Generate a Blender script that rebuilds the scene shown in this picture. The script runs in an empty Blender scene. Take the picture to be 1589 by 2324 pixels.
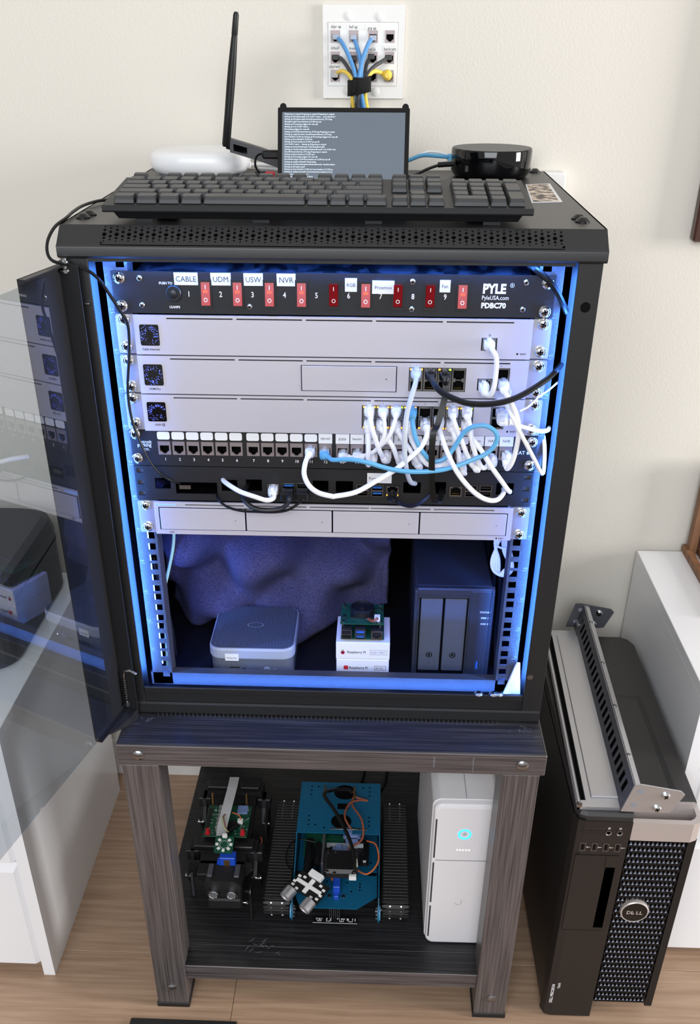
import bpy, bmesh, math, random
from mathutils import Vector as V, Matrix as M, Euler
random.seed(7)
C = bpy.context.scene.collection
SC = bpy.context.scene
S = .001            # the scene is laid out in millimetres: x right, y into the wall, z up from the rail base
FL, WALL, TT, SH = -587, 510, -46, -494   # floor, back wall, table top and table shelf levels

def W(x, y, z): return V((x*S, y*S, (z-FL)*S))

# ---------------------------------------------------------------- camera, world, light, exposure
cam = bpy.data.objects.new('camera', bpy.data.cameras.new('camera')); C.objects.link(cam)
cam.location = W(52.24, -1115.59, 755.15)
yaw, pit, rol = -.0377869, .5838388, .0029588
f = V((math.sin(yaw)*math.cos(pit), math.cos(yaw)*math.cos(pit), -math.sin(pit)))
r = V((math.cos(yaw), -math.sin(yaw), 0)); u = r.cross(f)
r2 = r*math.cos(rol)+u*math.sin(rol); u2 = u*math.cos(rol)-r*math.sin(rol)
mw = M((r2, u2, -f)).transposed().to_4x4(); mw.translation = cam.location; cam.matrix_world = mw
cam.data.sensor_width = 36; cam.data.sensor_fit = 'AUTO'
cam.data.lens = 2216.83*36/2324
cam.data.shift_x = (794.5-772.42)/2324
cam.data.shift_y = (1524.24-1162)/2324
cam.data.clip_start = .01
SC.camera = cam

w = bpy.data.worlds.new('world'); SC.world = w; w.use_nodes = True
bg = w.node_tree.nodes['Background']; bg.inputs[0].default_value = (1, .985, .965, 1); bg.inputs[1].default_value = .43

def area(name, loc, aim, sx, sy, power, col):
    l = bpy.data.lights.new(name, 'AREA'); l.shape = 'RECTANGLE'; l.size = sx; l.size_y = sy; l.energy = power; l.color = col
    o = bpy.data.objects.new(name, l); C.objects.link(o); o.location = W(*loc)
    o.rotation_euler = (W(*aim)-W(*loc)).to_track_quat('-Z', 'Y').to_euler(); return o
area('window_light', (5000, -750, 1000), (0, 300, 400), 1.3, 1.8, 185, (1, .985, .96))
area('front_window_light', (-250, -2700, 1500), (0, 0, 100), 2.0, 1.4, 48, (.9, .95, 1))
SC.view_settings.view_transform = 'Standard'; SC.view_settings.look = 'None'
SC.view_settings.gamma = 1; SC.view_settings.use_curve_mapping = False
SC.view_settings.exposure = .42
LED = 300            # strength of the blue strips

# ---------------------------------------------------------------- materials
def lin(c): return tuple(((x/255)/12.92 if x/255 < .04045 else ((x/255+.055)/1.055)**2.4) for x in c)+(1,)
MT = {}
def mat(name, col, rough=.5, metal=0, col2=None, nscale=(60, 60, 60), bump=0, bscale=600, emit=0, spec=.5, trans=0, det=3, lo=.35, hi=.65, alpha=1, ecol=None, rnd=0):
    m = bpy.data.materials.new(name); m.use_nodes = True; nt = m.node_tree; b = nt.nodes['Principled BSDF']
    I = b.inputs
    I['Base Color'].default_value = lin(col); I['Roughness'].default_value = rough; I['Metallic'].default_value = metal
    I['Specular IOR Level'].default_value = spec; I['Transmission Weight'].default_value = trans; I['Alpha'].default_value = alpha
    N = nt.nodes.new; L = nt.links.new
    if col2 or bump:
        tc = N('ShaderNodeTexCoord')
    if col2:
        mp = N('ShaderNodeMapping'); mp.inputs['Scale'].default_value = nscale; L(tc.outputs['Object'], mp.inputs[0])
        if rnd:
            oi = N('ShaderNodeObjectInfo'); ml = N('ShaderNodeMath'); ml.operation = 'MULTIPLY'; ml.inputs[1].default_value = 37
            L(oi.outputs['Random'], ml.inputs[0]); cx = N('ShaderNodeCombineXYZ'); L(ml.outputs[0], cx.inputs[0]); L(ml.outputs[0], cx.inputs[1])
            L(cx.outputs[0], mp.inputs['Location'])
        n = N('ShaderNodeTexNoise'); n.inputs['Scale'].default_value = 1; n.inputs['Detail'].default_value = det; L(mp.outputs[0], n.inputs[0])
        rp = N('ShaderNodeValToRGB'); rp.color_ramp.elements[0].position = lo; rp.color_ramp.elements[1].position = hi
        rp.color_ramp.elements[0].color = lin(col); rp.color_ramp.elements[1].color = lin(col2)
        L(n.outputs[0], rp.inputs[0]); out = rp.outputs[0]
        if rnd:
            hs = N('ShaderNodeHueSaturation'); mr = N('ShaderNodeMapRange'); mr.inputs[3].default_value = 1-rnd; mr.inputs[4].default_value = 1+rnd
            L(oi.outputs['Random'], mr.inputs[0]); L(mr.outputs[0], hs.inputs['Value']); L(out, hs.inputs['Color']); out = hs.outputs[0]
        L(out, I['Base Color'])
    if bump:
        n2 = N('ShaderNodeTexNoise'); n2.inputs['Scale'].default_value = bscale; n2.inputs['Detail'].default_value = 2; L(tc.outputs['Object'], n2.inputs[0])
        bp = N('ShaderNodeBump'); bp.inputs['Strength'].default_value = bump; bp.inputs['Distance'].default_value = .002; L(n2.outputs[0], bp.inputs['Height']); L(bp.outputs[0], I['Normal'])
    if emit:
        I['Emission Color'].default_value = lin(ecol or col); I['Emission Strength'].default_value = emit
    MT[name] = m; return m
mat('wall', (223, 217, 207), .85, bump=.16, bscale=330)
mat('trimwhite', (235, 233, 230), .5)
mat('wood', (150, 121, 98), .45, col2=(180, 150, 125), nscale=(6, 110, 20), det=8, rnd=.08, lo=.28, hi=.66, bump=.05, bscale=400)
mat('subfloor', (92, 70, 54), .8)
mat('chest', (240, 240, 243), .22)
mat('blackmetal', (27, 27, 29), .42, bump=.12, bscale=1300)
mat('blacksmooth', (17, 17, 18), .3)
mat('lid', (36, 36, 38), .38, bump=.06, bscale=1500)
mat('rail', (58, 58, 62), .42, bump=.3, bscale=1100)
mat('flange', (12, 12, 14), .6, spec=.2)
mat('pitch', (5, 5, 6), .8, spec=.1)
mat('blackface', (15, 15, 18), .5, bump=.1, bscale=1500)
mat('duct', (12, 13, 18), .14, col2=(40, 42, 52), nscale=(60, 25, 30), lo=.45, hi=.55)
mat('silver', (196, 193, 203), .42, .3, bump=.05, bscale=2500)
mat('alu', (196, 196, 200), .32, .75)
mat('aludark', (92, 93, 100), .45, .4)
mat('chrome', (215, 215, 218), .12, 1)
mat('steel', (150, 150, 152), .25, 1)
mat('jack', (150, 138, 138), .4, .5)
mat('gold', (200, 160, 70), .3, 1)
mat('white', (238, 237, 236), .45)
mat('cablewhite', (236, 235, 236), .4)
mat('cablegrey', (196, 203, 210), .4)
mat('cableblue', (92, 165, 208), .4)
mat('cableblue2', (88, 150, 210), .45)
mat('cableblack', (13, 13, 14), .4, spec=.35)
mat('cablecharcoal', (62, 62, 66), .5)
mat('cableyellow', (244, 208, 84), .45)
mat('clear', (222, 226, 236), .15, alpha=.55)
mat('print_white', (235, 235, 238), .6)
mat('print_black', (20, 20, 24), .6)
mat('print_grey', (135, 138, 146), .6)
mat('paper', (228, 228, 230), .7)
mat('led_blue', (30, 90, 255), emit=LED, ecol=(74, 138, 255))
mat('led_low', (30, 90, 255), emit=LED*.24, ecol=(70, 132, 255))
mat('led_in_added', (30, 90, 255), emit=LED*.12, ecol=(62, 112, 255))  # for unseen strips added behind the rails to make the interior bluer
mat('led_under_added', (30, 90, 255), emit=LED*.2, ecol=(66, 112, 255))  # for an added, unseen strip that throws blue on blanket and drive
mat('dot_blue', (60, 80, 255), emit=1.6, ecol=(110, 130, 255))
mat('bar_blue', (120, 160, 255), emit=.7, ecol=(110, 150, 255))
mat('led_white', (255, 255, 255), emit=2)
mat('led_orange', (255, 150, 30), emit=2, ecol=(255, 160, 50))
mat('led_green', (140, 240, 40), emit=2, ecol=(150, 235, 50))
mat('led_ring', (60, 190, 255), emit=1.3, ecol=(50, 180, 255))
mat('rocker_on', (150, 8, 22), .2, emit=.1, ecol=(255, 40, 50))
mat('rocker_hot', (255, 60, 25), .3, emit=.3, ecol=(255, 80, 40))
mat('rocker_off', (120, 8, 20), .15)
mat('screen_ink', (225, 235, 245), emit=.6, ecol=(205, 220, 232))
mat('screen_green', (90, 220, 110), emit=.6)
mat('screen', (96, 105, 116), .25, emit=.12, ecol=(96, 108, 122))
mat('keyboard', (28, 29, 31), .5, bump=.05, bscale=2000)
mat('keycap', (44, 45, 48), .4)
mat('eero', (238, 238, 240), .3)
mat('gloss', (6, 6, 8), .05)
mat('puck_top', (52, 53, 56), .4)
mat('blanket', (52, 50, 76), .95, col2=(88, 84, 112), nscale=(420, 420, 420), bump=1, bscale=520, det=3, lo=.3, hi=.75)
mat('minitop', (70, 76, 88), .5, bump=.25, bscale=260)
mat('minilip', (166, 174, 190), .45, .1)
mat('mini', (112, 116, 124), .4, .3)
mat('nas', (44, 47, 54), .42, bump=.1, bscale=1200)
mat('nas_door', (86, 92, 104), .5, .2, bump=.4, bscale=700)
mat('pcb', (18, 84, 58), .4, col2=(24, 66, 52), nscale=(240, 240, 240))
mat('pcb_black', (14, 14, 16), .45)
mat('chip', (24, 24, 26), .4)
mat('red', (205, 40, 50), .4)
mat('raspberry', (190, 30, 80), .6)
mat('leaf', (90, 170, 70), .6)
mat('usbblue', (50, 110, 200), .4)
mat('servo', (30, 80, 200), .3)
mat('servo_pale', (120, 140, 190), .3)
mat('tankblue', (10, 92, 128), .45, bump=.1, bscale=1500)
mat('rubber', (20, 20, 21), .6)
mat('track', (25, 24, 24), .55)
mat('wire_brown', (150, 80, 55), .5)
mat('wire_orange', (215, 110, 60), .5)
mat('wire_lime', (190, 215, 150), .4)
mat('brass', (170, 135, 90), .3, .9)
mat('flex', (205, 205, 208), .4)
mat('ups', (232, 229, 232), .3)
mat('slit', (50, 50, 55), .7)
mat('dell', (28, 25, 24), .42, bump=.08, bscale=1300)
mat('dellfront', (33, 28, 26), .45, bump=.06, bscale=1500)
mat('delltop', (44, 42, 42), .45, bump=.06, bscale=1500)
mat('handle', (190, 180, 176), .35, .35)
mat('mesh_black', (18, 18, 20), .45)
mat('mesh_glint', (176, 184, 208), .35, .2)  # pale colour paints in the glints on the grille facets
mat('frame_brown', (74, 44, 36), .35)
mat('timber', (140, 98, 66), .6, col2=(110, 74, 50), nscale=(60, 60, 12))
mat('art', (120, 110, 100), .6)
mat('card', (52, 40, 40), .5, col2=(225, 205, 185), nscale=(70, 60, 60), det=5, lo=.42, hi=.58)
mat('cardred', (170, 60, 60), .5)
mat('velcro', (14, 14, 15), .9, bump=.6, bscale=2500)
mat('translucent', (240, 240, 245), .35, alpha=.6)

def streak(name, axis, dark, light, lo=.45, hi=.75, ro=.38, me=.25):
    sc = [420, 420, 420]; sc[axis] = 7
    m = mat(name, dark, ro, me, col2=light, nscale=sc, det=4, lo=lo, hi=hi); return m
streak('table_x', 0, (60, 55, 56), (116, 108, 108), .3, .8)
streak('table_z', 2, (66, 61, 61), (122, 113, 112), .3, .8)
streak('table_top', 0, (26, 26, 28), (84, 82, 84), .45, .95, .55, 0)
streak('shelf_top', 0, (32, 32, 34), (80, 78, 80), .45, .95)

def glass():
    m = bpy.data.materials.new('tinted_glass'); m.use_nodes = True; nt = m.node_tree; nt.nodes.clear()
    N = nt.nodes.new; o = N('ShaderNodeOutputMaterial'); t = N('ShaderNodeBsdfTransparent'); g = N('ShaderNodeBsdfGlossy'); mx = N('ShaderNodeMixShader'); fr = N('ShaderNodeFresnel')
    fr.inputs[0].default_value = 2.5; t.inputs[0].default_value = lin((240, 244, 247)); g.inputs['Roughness'].default_value = 0; g.inputs[0].default_value = (1, 1, 1, 1)
    ge = N('ShaderNodeNewGeometry'); iv = N('ShaderNodeMath'); iv.operation = 'SUBTRACT'; iv.inputs[0].default_value = 1; ml = N('ShaderNodeMath'); ml.operation = 'MULTIPLY'
    nt.links.new(ge.outputs['Backfacing'], iv.inputs[1]); nt.links.new(iv.outputs[0], ml.inputs[0]); nt.links.new(fr.outputs[0], ml.inputs[1])
    nt.links.new(ml.outputs[0], mx.inputs[0]); nt.links.new(t.outputs[0], mx.inputs[1]); nt.links.new(g.outputs[0], mx.inputs[2]); nt.links.new(mx.outputs[0], o.inputs[0])
    MT['glass'] = m
glass()

# ---------------------------------------------------------------- mesh helpers
def rrect(w, h, r, n=5, cx=0, cy=0):
    p = []
    for sx, sy, a0 in ((1, 1, 0), (-1, 1, 90), (-1, -1, 180), (1, -1, 270)):
        for i in range(n+1):
            a = math.radians(a0+90*i/n); p.append((cx+sx*(w/2-r)+r*math.cos(a), cy+sy*(h/2-r)+r*math.sin(a)))
    return p
def circ(r, n=16, cx=0, cy=0): return [(cx+r*math.cos(2*math.pi*i/n), cy+r*math.sin(2*math.pi*i/n)) for i in range(n)]
def ax3(a, p, d):      # 2d point p at depth d along axis a
    return {'x': (d, p[0], p[1]), 'y': (p[0], d, p[1]), 'z': (p[0], p[1], d)}[a]

class B:
    def __init__(s): s.v = []; s.f = []; s.m = []; s.s = []; s.x = None
    def add(s, vs, fs, mi=0, sm=False):
        o = len(s.v); s.v += [tuple(s.x @ V(v)) for v in vs] if s.x else [tuple(v) for v in vs]
        s.f += [[i+o for i in q] for q in fs]; s.m += [mi]*len(fs); s.s += [sm]*len(fs); return s
    def box(s, x0, x1, y0, y1, z0, z1, mi=0, bev=0):
        lo = (min(x0, x1), min(y0, y1), min(z0, z1)); hi = (max(x0, x1), max(y0, y1), max(z0, z1))
        if not bev:
            vs = [(x, y, z) for x in (lo[0], hi[0]) for y in (lo[1], hi[1]) for z in (lo[2], hi[2])]
            return s.add(vs, [(0, 1, 3, 2), (4, 6, 7, 5), (0, 4, 5, 1), (2, 3, 7, 6), (0, 2, 6, 4), (1, 5, 7, 3)], mi)
        vs = []; ix = {}
        for c in [(a, b, d) for a in (0, 1) for b in (0, 1) for d in (0, 1)]:
            for a in range(3):
                p = [(hi[k]-(0 if k == a else bev)) if c[k] else (lo[k]+(0 if k == a else bev)) for k in range(3)]
                ix[c, a] = len(vs); vs.append(p)
        fs = []
        for a in range(3):
            o = [k for k in range(3) if k != a]
            for sd in (0, 1):
                q = []
                for t in ((0, 0), (1, 0), (1, 1), (0, 1)):
                    c = [0]*3; c[a] = sd; c[o[0]] = t[0]; c[o[1]] = t[1]; q.append(ix[tuple(c), a])
                fs.append(q)
        for a in range(3):
            i, j = [k for k in range(3) if k != a]
            for t in ((0, 0), (1, 0), (1, 1), (0, 1)):
                c0 = [0]*3; c0[i] = t[0]; c0[j] = t[1]; c1 = list(c0); c1[a] = 1; c0 = tuple(c0); c1 = tuple(c1)
                fs.append([ix[c0, i], ix[c1, i], ix[c1, j], ix[c0, j]])
        for c in [(a, b, d) for a in (0, 1) for b in (0, 1) for d in (0, 1)]: fs.append([ix[c, 0], ix[c, 1], ix[c, 2]])
        return s.add(vs, fs, mi)
    def loft(s, loops, cap0=True, cap1=True, mi=0, sm=False, closed=False):
        n = len(loops[0]); vs = [p for l in loops for p in l]; fs = []
        for k in range(len(loops)-(0 if closed else 1)):
            k2 = (k+1) % len(loops)
            for i in range(n): j = (i+1) % n; fs.append((k*n+i, k*n+j, k2*n+j, k2*n+i))
        s.add(vs, fs, mi, sm)
        if cap0 and not closed: s.add(loops[0], [list(range(n))[::-1]], mi)
        if cap1 and not closed: s.add(loops[-1], [list(range(n))], mi)
        return s
    def prism(s, poly, a, d0, d1, mi=0, bev=0, sm=False):      # polygon extruded along axis a, d1 end chamfered by bev
        L = [[ax3(a, p, d0) for p in poly]]
        if bev:
            cx = sum(p[0] for p in poly)/len(poly); cy = sum(p[1] for p in poly)/len(poly)
            wx = max(abs(p[0]-cx) for p in poly); wy = max(abs(p[1]-cy) for p in poly); sg = 1 if d1 > d0 else -1
            L += [[ax3(a, p, d1-sg*bev) for p in poly], [ax3(a, (cx+(p[0]-cx)*(1-bev/wx), cy+(p[1]-cy)*(1-bev/wy)), d1) for p in poly]]
        else: L.append([ax3(a, p, d1) for p in poly])
        return s.loft(L, mi=mi, sm=sm)
    def cyl(s, p0, p1, r, r1=None, n=12, mi=0, sm=True):
        p0 = V(p0); p1 = V(p1); d = (p1-p0).normalized(); a = d.orthogonal().normalized(); b = d.cross(a); r1 = r if r1 is None else r1
        ring = lambda p, q: [p+a*q*math.cos(2*math.pi*i/n)+b*q*math.sin(2*math.pi*i/n) for i in range(n)]
        return s.loft([ring(p0, r), ring(p1, r1)], mi=mi, sm=sm)
    def lathe(s, prof, c, a='z', n=20, mi=0, sm=True):         # prof: (radius, offset along axis a)
        cc = V(c); return s.loft([[tuple(cc+V(ax3(a, p, h))) for p in circ(q, n)] for q, h in prof], mi=mi, sm=sm)
    def tube(s, pts, r, n=8, sub=5, mi=0, cap=True):
        P = smooth(pts, sub); fr = None; L = []
        for i, p in enumerate(P):
            d = (P[min(i+1, len(P)-1)]-P[max(i-1, 0)]).normalized()
            a = (fr-d*fr.dot(d)) if fr else d.orthogonal(); a.normalize(); fr = a; b = d.cross(a)
            L.append([p+a*r*math.cos(2*math.pi*k/n)+b*r*math.sin(2*math.pi*k/n) for k in range(n)])
        return s.loft(L, cap, cap, mi, True)
    def ribbon(s, pts, w, t, side=(1, 0, 0), sub=5, mi=0):
        P = smooth(pts, sub); L = []
        for i, p in enumerate(P):
            d = (P[min(i+1, len(P)-1)]-P[max(i-1, 0)]).normalized(); a = V(side); a = (a-d*a.dot(d)).normalized(); b = d.cross(a)
            L.append([p+a*x*w/2+b*y*t/2 for x, y in ((-1, -1), (1, -1), (1, 1), (-1, 1))])
        return s.loft(L, mi=mi)
    def plate(s, x0, x1, z0, z1, y0, y1, holes, mi=0):         # upright plate, front y0, back y1, rectangular holes cut through
        X = sorted({x0, x1} | {min(max(c, x0), x1) for h in holes for c in h[:2]}); Z = sorted({z0, z1} | {min(max(c, z0), z1) for h in holes for c in h[2:]})
        nx, nz = len(X)-1, len(Z)-1
        def solid(i, j):
            if i < 0 or j < 0 or i >= nx or j >= nz: return False
            cx, cz = (X[i]+X[i+1])/2, (Z[j]+Z[j+1])/2
            return not any(h[0] < cx < h[1] and h[2] < cz < h[3] for h in holes)
        vs = []; fs = []
        def q(*p): o = len(vs); vs.extend(p); fs.append([o, o+1, o+2, o+3])
        for i in range(nx):
            for j in range(nz):
                if not solid(i, j): continue
                a, b, c, d = X[i], X[i+1], Z[j], Z[j+1]
                q((a, y0, c), (b, y0, c), (b, y0, d), (a, y0, d)); q((a, y1, c), (a, y1, d), (b, y1, d), (b, y1, c))
                if not solid(i-1, j): q((a, y0, c), (a, y0, d), (a, y1, d), (a, y1, c))
                if not solid(i+1, j): q((b, y0, c), (b, y1, c), (b, y1, d), (b, y0, d))
                if not solid(i, j-1): q((a, y0, c), (a, y1, c), (b, y1, c), (b, y0, c))
                if not solid(i, j+1): q((a, y0, d), (b, y0, d), (b, y1, d), (a, y1, d))
        return s.add(vs, fs, mi)
    def text(s, t, size, o, right=(1, 0, 0), up=(0, 0, 1), mi=0, bold=0, align='L', wx=1.0, gap=0):
        R = V(right); U = V(up); adv = sum((glyph(c, bold)[2]*wx+gap) for c in t)*size
        x = {'L': 0, 'C': -adv/2, 'R': -adv}[align]; o = V(o)
        for c in t:
            vs, fs, a = glyph(c, bold)
            if vs: s.add([o+R*(x+vx*size*wx)+U*vy*size for vx, vy in vs], fs, mi)
            x += (a*wx+gap)*size
        return s
    def mesh(s, name, mats, org=(0, 0, 0), recalc=True):
        me = bpy.data.meshes.new(name); o = V(org)
        me.from_pydata([tuple((V(v)-o)*S) for v in s.v], [], s.f)
        for m in ([mats] if isinstance(mats, str) else mats): me.materials.append(MT[m])
        me.polygons.foreach_set('material_index', s.m); me.polygons.foreach_set('use_smooth', s.s)
        if recalc:
            bm = bmesh.new(); bm.from_mesh(me); bmesh.ops.remove_doubles(bm, verts=bm.verts, dist=1e-7) if len(s.v) < 20000 else None
            bmesh.ops.recalc_face_normals(bm, faces=bm.faces); bm.to_mesh(me); bm.free()
        if any(s.s): me.set_sharp_from_angle(angle=math.radians(42))
        me.update(); return me
def smooth(pts, sub):
    P = [V(p) for p in pts]
    if sub <= 1 or len(P) < 3: return P
    Q = [P[0]*2-P[1]]+P+[P[-1]*2-P[-2]]; out = []
    for i in range(1, len(Q)-2):
        a, b, c, d = Q[i-1:i+3]
        for k in range(sub):
            t = k/sub; out.append(.5*((2*b)+(c-a)*t+(2*a-5*b+4*c-d)*t*t+(3*b-a-3*c+d)*t**3))
    return out+[P[-1]]
GL = {}
def gmesh(t, bold):
    cu = bpy.data.curves.new('g', 'FONT'); cu.body = t; cu.size = 1; cu.resolution_u = 2; cu.fill_mode = 'FRONT'; cu.offset = bold
    o = bpy.data.objects.new('g', cu); C.objects.link(o); dg = bpy.context.evaluated_depsgraph_get()
    me = bpy.data.meshes.new_from_object(o.evaluated_get(dg)); vs = [(v.co.x, v.co.y) for v in me.vertices]; fs = [list(p.vertices) for p in me.polygons]
    bpy.data.objects.remove(o); bpy.data.curves.remove(cu); bpy.data.meshes.remove(me); return vs, fs
def glyph(c, bold=0):
    if (c, bold) not in GL:
        if c == ' ': GL[c, bold] = ([], [], .28)
        else:
            v1, f1 = gmesh(c, bold); v2, _ = gmesh(c+c, bold)
            GL[c, bold] = (v1, f1, max(p[0] for p in v2)-max(p[0] for p in v1))
    return GL[c, bold]
for ch in sorted(set("abcdefghijklmnopqrstuvwxyzABCDEFGHIJKLMNOPQRSTUVWXYZ0123456789.-+:/()_$~\"'")): glyph(ch)

ORG = {}
def tag(o, label, cat, group=None, kind=None):
    o['label'] = label
    if cat: o['category'] = cat
    if group: o['group'] = group
    if kind: o['kind'] = kind
    return o
def thing(name, label, cat, loc, rot=(0, 0, 0), group=None):
    o = bpy.data.objects.new(name, None); C.objects.link(o); o.empty_display_size = .02
    o.location = W(*loc); o.rotation_euler = rot; ORG[o.name] = (0, 0, 0); return tag(o, label, cat, group)
def athing(name, label, cat, loc, group=None):      # parts given in scene millimetres
    o = thing(name, label, cat, loc, group=group); ORG[o.name] = loc; return o
def part(name, b, mats, parent, label=None, kind=None):
    org = ORG[parent.name]; o = bpy.data.objects.new(name, b.mesh(name, mats, org)); C.objects.link(o); o.parent = parent; ORG[o.name] = org
    if label: o['label'] = label
    if kind: o['kind'] = kind
    return o
def inst(name, me, parent, loc, rot=(0, 0, 0), label=None):
    org = ORG[parent.name]; o = bpy.data.objects.new(name, me); C.objects.link(o); o.parent = parent
    o.location = (V(loc)-V(org))*S; o.rotation_euler = rot; ORG[o.name] = (0, 0, 0)
    if label: o['label'] = label
    return o
def solo(name, b, mats, label, cat, loc, group=None):
    o = bpy.data.objects.new(name, b.mesh(name, mats, loc)); C.objects.link(o); o.location = W(*loc); ORG[o.name] = loc
    return tag(o, label, cat, group)
def struct(name, b, mats, label, loc=(0, 0, 0)):
    o = bpy.data.objects.new(name, b.mesh(name, mats, loc)); C.objects.link(o); o.location = W(*loc); ORG[o.name] = loc
    o['kind'] = 'structure'; o['label'] = label; return o

def letter(parent, m, *specs):
    for sp in specs:
        t, size, o = sp[:3]; part('lettering', B().text(t, size, o, **(sp[3] if len(sp) > 3 else {})), m, parent)

# ================================================================ SETTING
struct('wall_back', B().box(-2600, 2600, WALL, WALL+60, FL-20, 2000), 'wall', 'plain warm white painted wall behind the rack')
fl = struct('floor', B().box(-2600, 2600, -3000, WALL, FL-30, FL-2.2), 'subfloor', 'light oak plank floor', (0, 0, FL))
struct('baseboard_back', B().box(-2600, 2600, WALL-12, WALL, FL, FL+85), 'trimwhite', 'white baseboard along the wall')
pk = B().box(.4, 1199.6, .4, 189.6, -2.2, 0, bev=.5).mesh('plank', 'wood')
for k in range(-4, 3):
    x = -372+[0, 430, -390, 210, 620, -160, 330][k+4]-1200*1
    for i in range(3): inst('plank', pk, fl, (x+1200*i, 15+190*k, FL))

# ================================================================ RACK CABINET
cab = athing('server_cabinet', 'black twelve unit network rack cabinet with open glass door and blue inner light', 'rack', (0, 235, TT))
sheet = B().box(-290, 288, 0, 490, 577, 579).box(-290, -288, -1, 490, 555, 579).box(286, 288, -1, 490, 555, 579).box(-290, 288, 488, 490, 550, 579)
part('top_panel', sheet, 'lid', cab)
# bevelled front of the lid, every vent hole a real hole
b = B()
p0, p1 = V((0, -22.3, 562.5)), V((0, 0, 579)); dv = p1-p0; nrm = V((0, -dv.z, dv.y)).normalized(); BL = dv.length
def bev(x, t, d=0): return tuple(V((x, 0, 0))+p0+dv*(1-t)-nrm*d)
def cell(x0, x1, t0, t1, cx, ct, rad):
    n = 8; ring = [(cx+rad*math.cos(math.pi*(2*i+1)/n), ct+rad/BL*math.sin(math.pi*(2*i+1)/n)) for i in range(n)]
    cr = [(x1, t1), (x0, t1), (x0, t0), (x1, t0)]; vs = [bev(*p) for p in cr]+[bev(*p) for p in ring]+[bev(*p, 2) for p in ring]
    fs = []
    for q in range(4): fs.append((q, 4+2*q+1, 4+2*q))
    for q in range(4): fs.append((q, (q+1) % 4, 4+(2*q+2) % n, 4+2*q+1))
    for i in range(n): fs.append((4+i, 4+(i+1) % n, 12+(i+1) % n, 12+i))
    b.add(vs, fs)
X0, X1, pitch = -240.5, 239.5, 480/73
ca = [(.10, 1.0), (.25, 1.75), (.46, 2.6), (.64, 1.75), (.79, 1.0)]; cb = [(.165, 1.25), (.345, 1.9), (.555, 1.9), (.72, 1.2)]
for i in range(74):
    xa = X0+pitch*(i-.5); xb = xa+pitch; col = ca if i % 2 == 0 else cb; t0 = .0
    for k, (t, rad) in enumerate(col):
        t1 = (t+col[k+1][0])/2 if k+1 < len(col) else .92
        cell(xa, xb, t0, t1, (xa+xb)/2, t, rad); t0 = t1
def strip(x0, x1, ta, tb): b.add([bev(x0, ta), bev(x1, ta), bev(x1, tb), bev(x0, tb)], [(0, 1, 2, 3)])
strip(X0-pitch/2, X1+pitch/2, .92, 1); strip(-290, X0-pitch/2, 0, 1); strip(X1+pitch/2, 288, 0, 1)
L = []
for a in range(0, 91, 30):
    t = math.radians(a); L.append([(-290, -22.3-2.2*math.sin(t), 562.5-2.4*(1-math.cos(t))), (288, -22.3-2.2*math.sin(t), 562.5-2.4*(1-math.cos(t)))])
L += [[(-290, -24.5, 552), (288, -24.5, 552)], [(-290, -22, 549.5), (288, -22, 549.5)], [(-290, -8, 549.5), (288, -8, 549.5)]]
vs = [p for l in L for p in l]; b.add(vs, [(2*i, 2*i+1, 2*i+3, 2*i+2) for i in range(len(L)-1)], 0, True)
for xx in (-290, 288): b.add([(xx, -22.3, 562.5), (xx, 0, 579), (xx, 2, 550), (xx, -24.5, 552), (xx, -24.5, 560)], [(0, 1, 2, 3, 4)])
part('vented_lip', b, 'lid', cab, 'sloping front lip of the lid pierced by round vent holes')
part('vent_light_baffle', B().box(-285, 283, 2, 4, 550, 576).box(-285, 283, -21, 4, 549.5, 550.2), 'pitch', cab)  # unseen; lower plate added to keep strip light off the vent holes
part('header_bar', B().box(-260, 256, -19, -8, 545.5, 549.4, bev=.5), 'blackmetal', cab)
for sx, xo in ((-1, -285), (1, 285)):
    p = B().box(sx*259.5, xo, -20, -17, -46, 549, bev=.4).box(xo-sx*1.5, xo, -19, 30, -44, 549)
    part('front_post', p, 'blackmetal', cab); part('inner_flange', B().box(sx*256, sx*270, -4, -2.5, -20, 548), 'flange', cab); part('led_strip', B().box(sx*241, sx*246, 29, 30, 5, 215), 'led_in_added', cab, 'blue light strip behind the rail')
    part('side_panel', B().box(sx*279, sx*281, 5, 488, -44, 556), 'blackmetal', cab)
    part('inner_lining', B().box(sx*276, sx*278, 0, 486, -22, 548), 'pitch', cab)
    ho = [(sx*230.5-4.75, sx*230.5+4.75, z-4.75, z+4.75) for uu in list(range(5))+[12] for z in ([uu*44.45+q for q in (7.6, 23.5, 39.3)] if uu < 12 else [541])]
    rl = part('mounting_rail', B().plate(min(sx*222.5, sx*249), max(sx*222.5, sx*249), -9, 548, 0, 2, ho).box(sx*222.5, sx*224.5, 1.9, 26, -9, 548), 'rail', cab)
    t = B()
    for q in range(1, 12): t.text('%02d' % q, 4.5, (sx*245, -.15, q*44.45+2), right=(-1, 0, 0), up=(0, 0, 1), align='C').box(sx*241, sx*246.5, -.15, 0, q*44.45-.2, q*44.45+.2)
    part('rail_numbers', t, 'print_grey', rl, kind='stuff')
    part('rear_rail', B().box(sx*222, sx*250, 400, 402, -15, 548).box(sx*222, sx*224, 402, 425, -15, 548), 'blackmetal', cab)
    part('led_strip', B().box(sx*262.6, sx*267.4, -16.6, -15.9, 10, 535), 'led_blue', cab, 'blue light strip behind the front post')
part('led_strip', B().box(-235, 235, -7.5, -6.5, 545.8, 548.4), 'led_blue', cab, 'blue light strip behind the header')
part('led_strip', B().box(-235, 235, -15.4, -14.4, -9.2, -6.2), 'led_low', cab, 'blue light strip behind the sill')
b = B().cyl((272, -20.2, 505), (272, -19.8, 505), 5.4, n=20); part('post_hole', b, 'pitch', cab)
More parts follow.
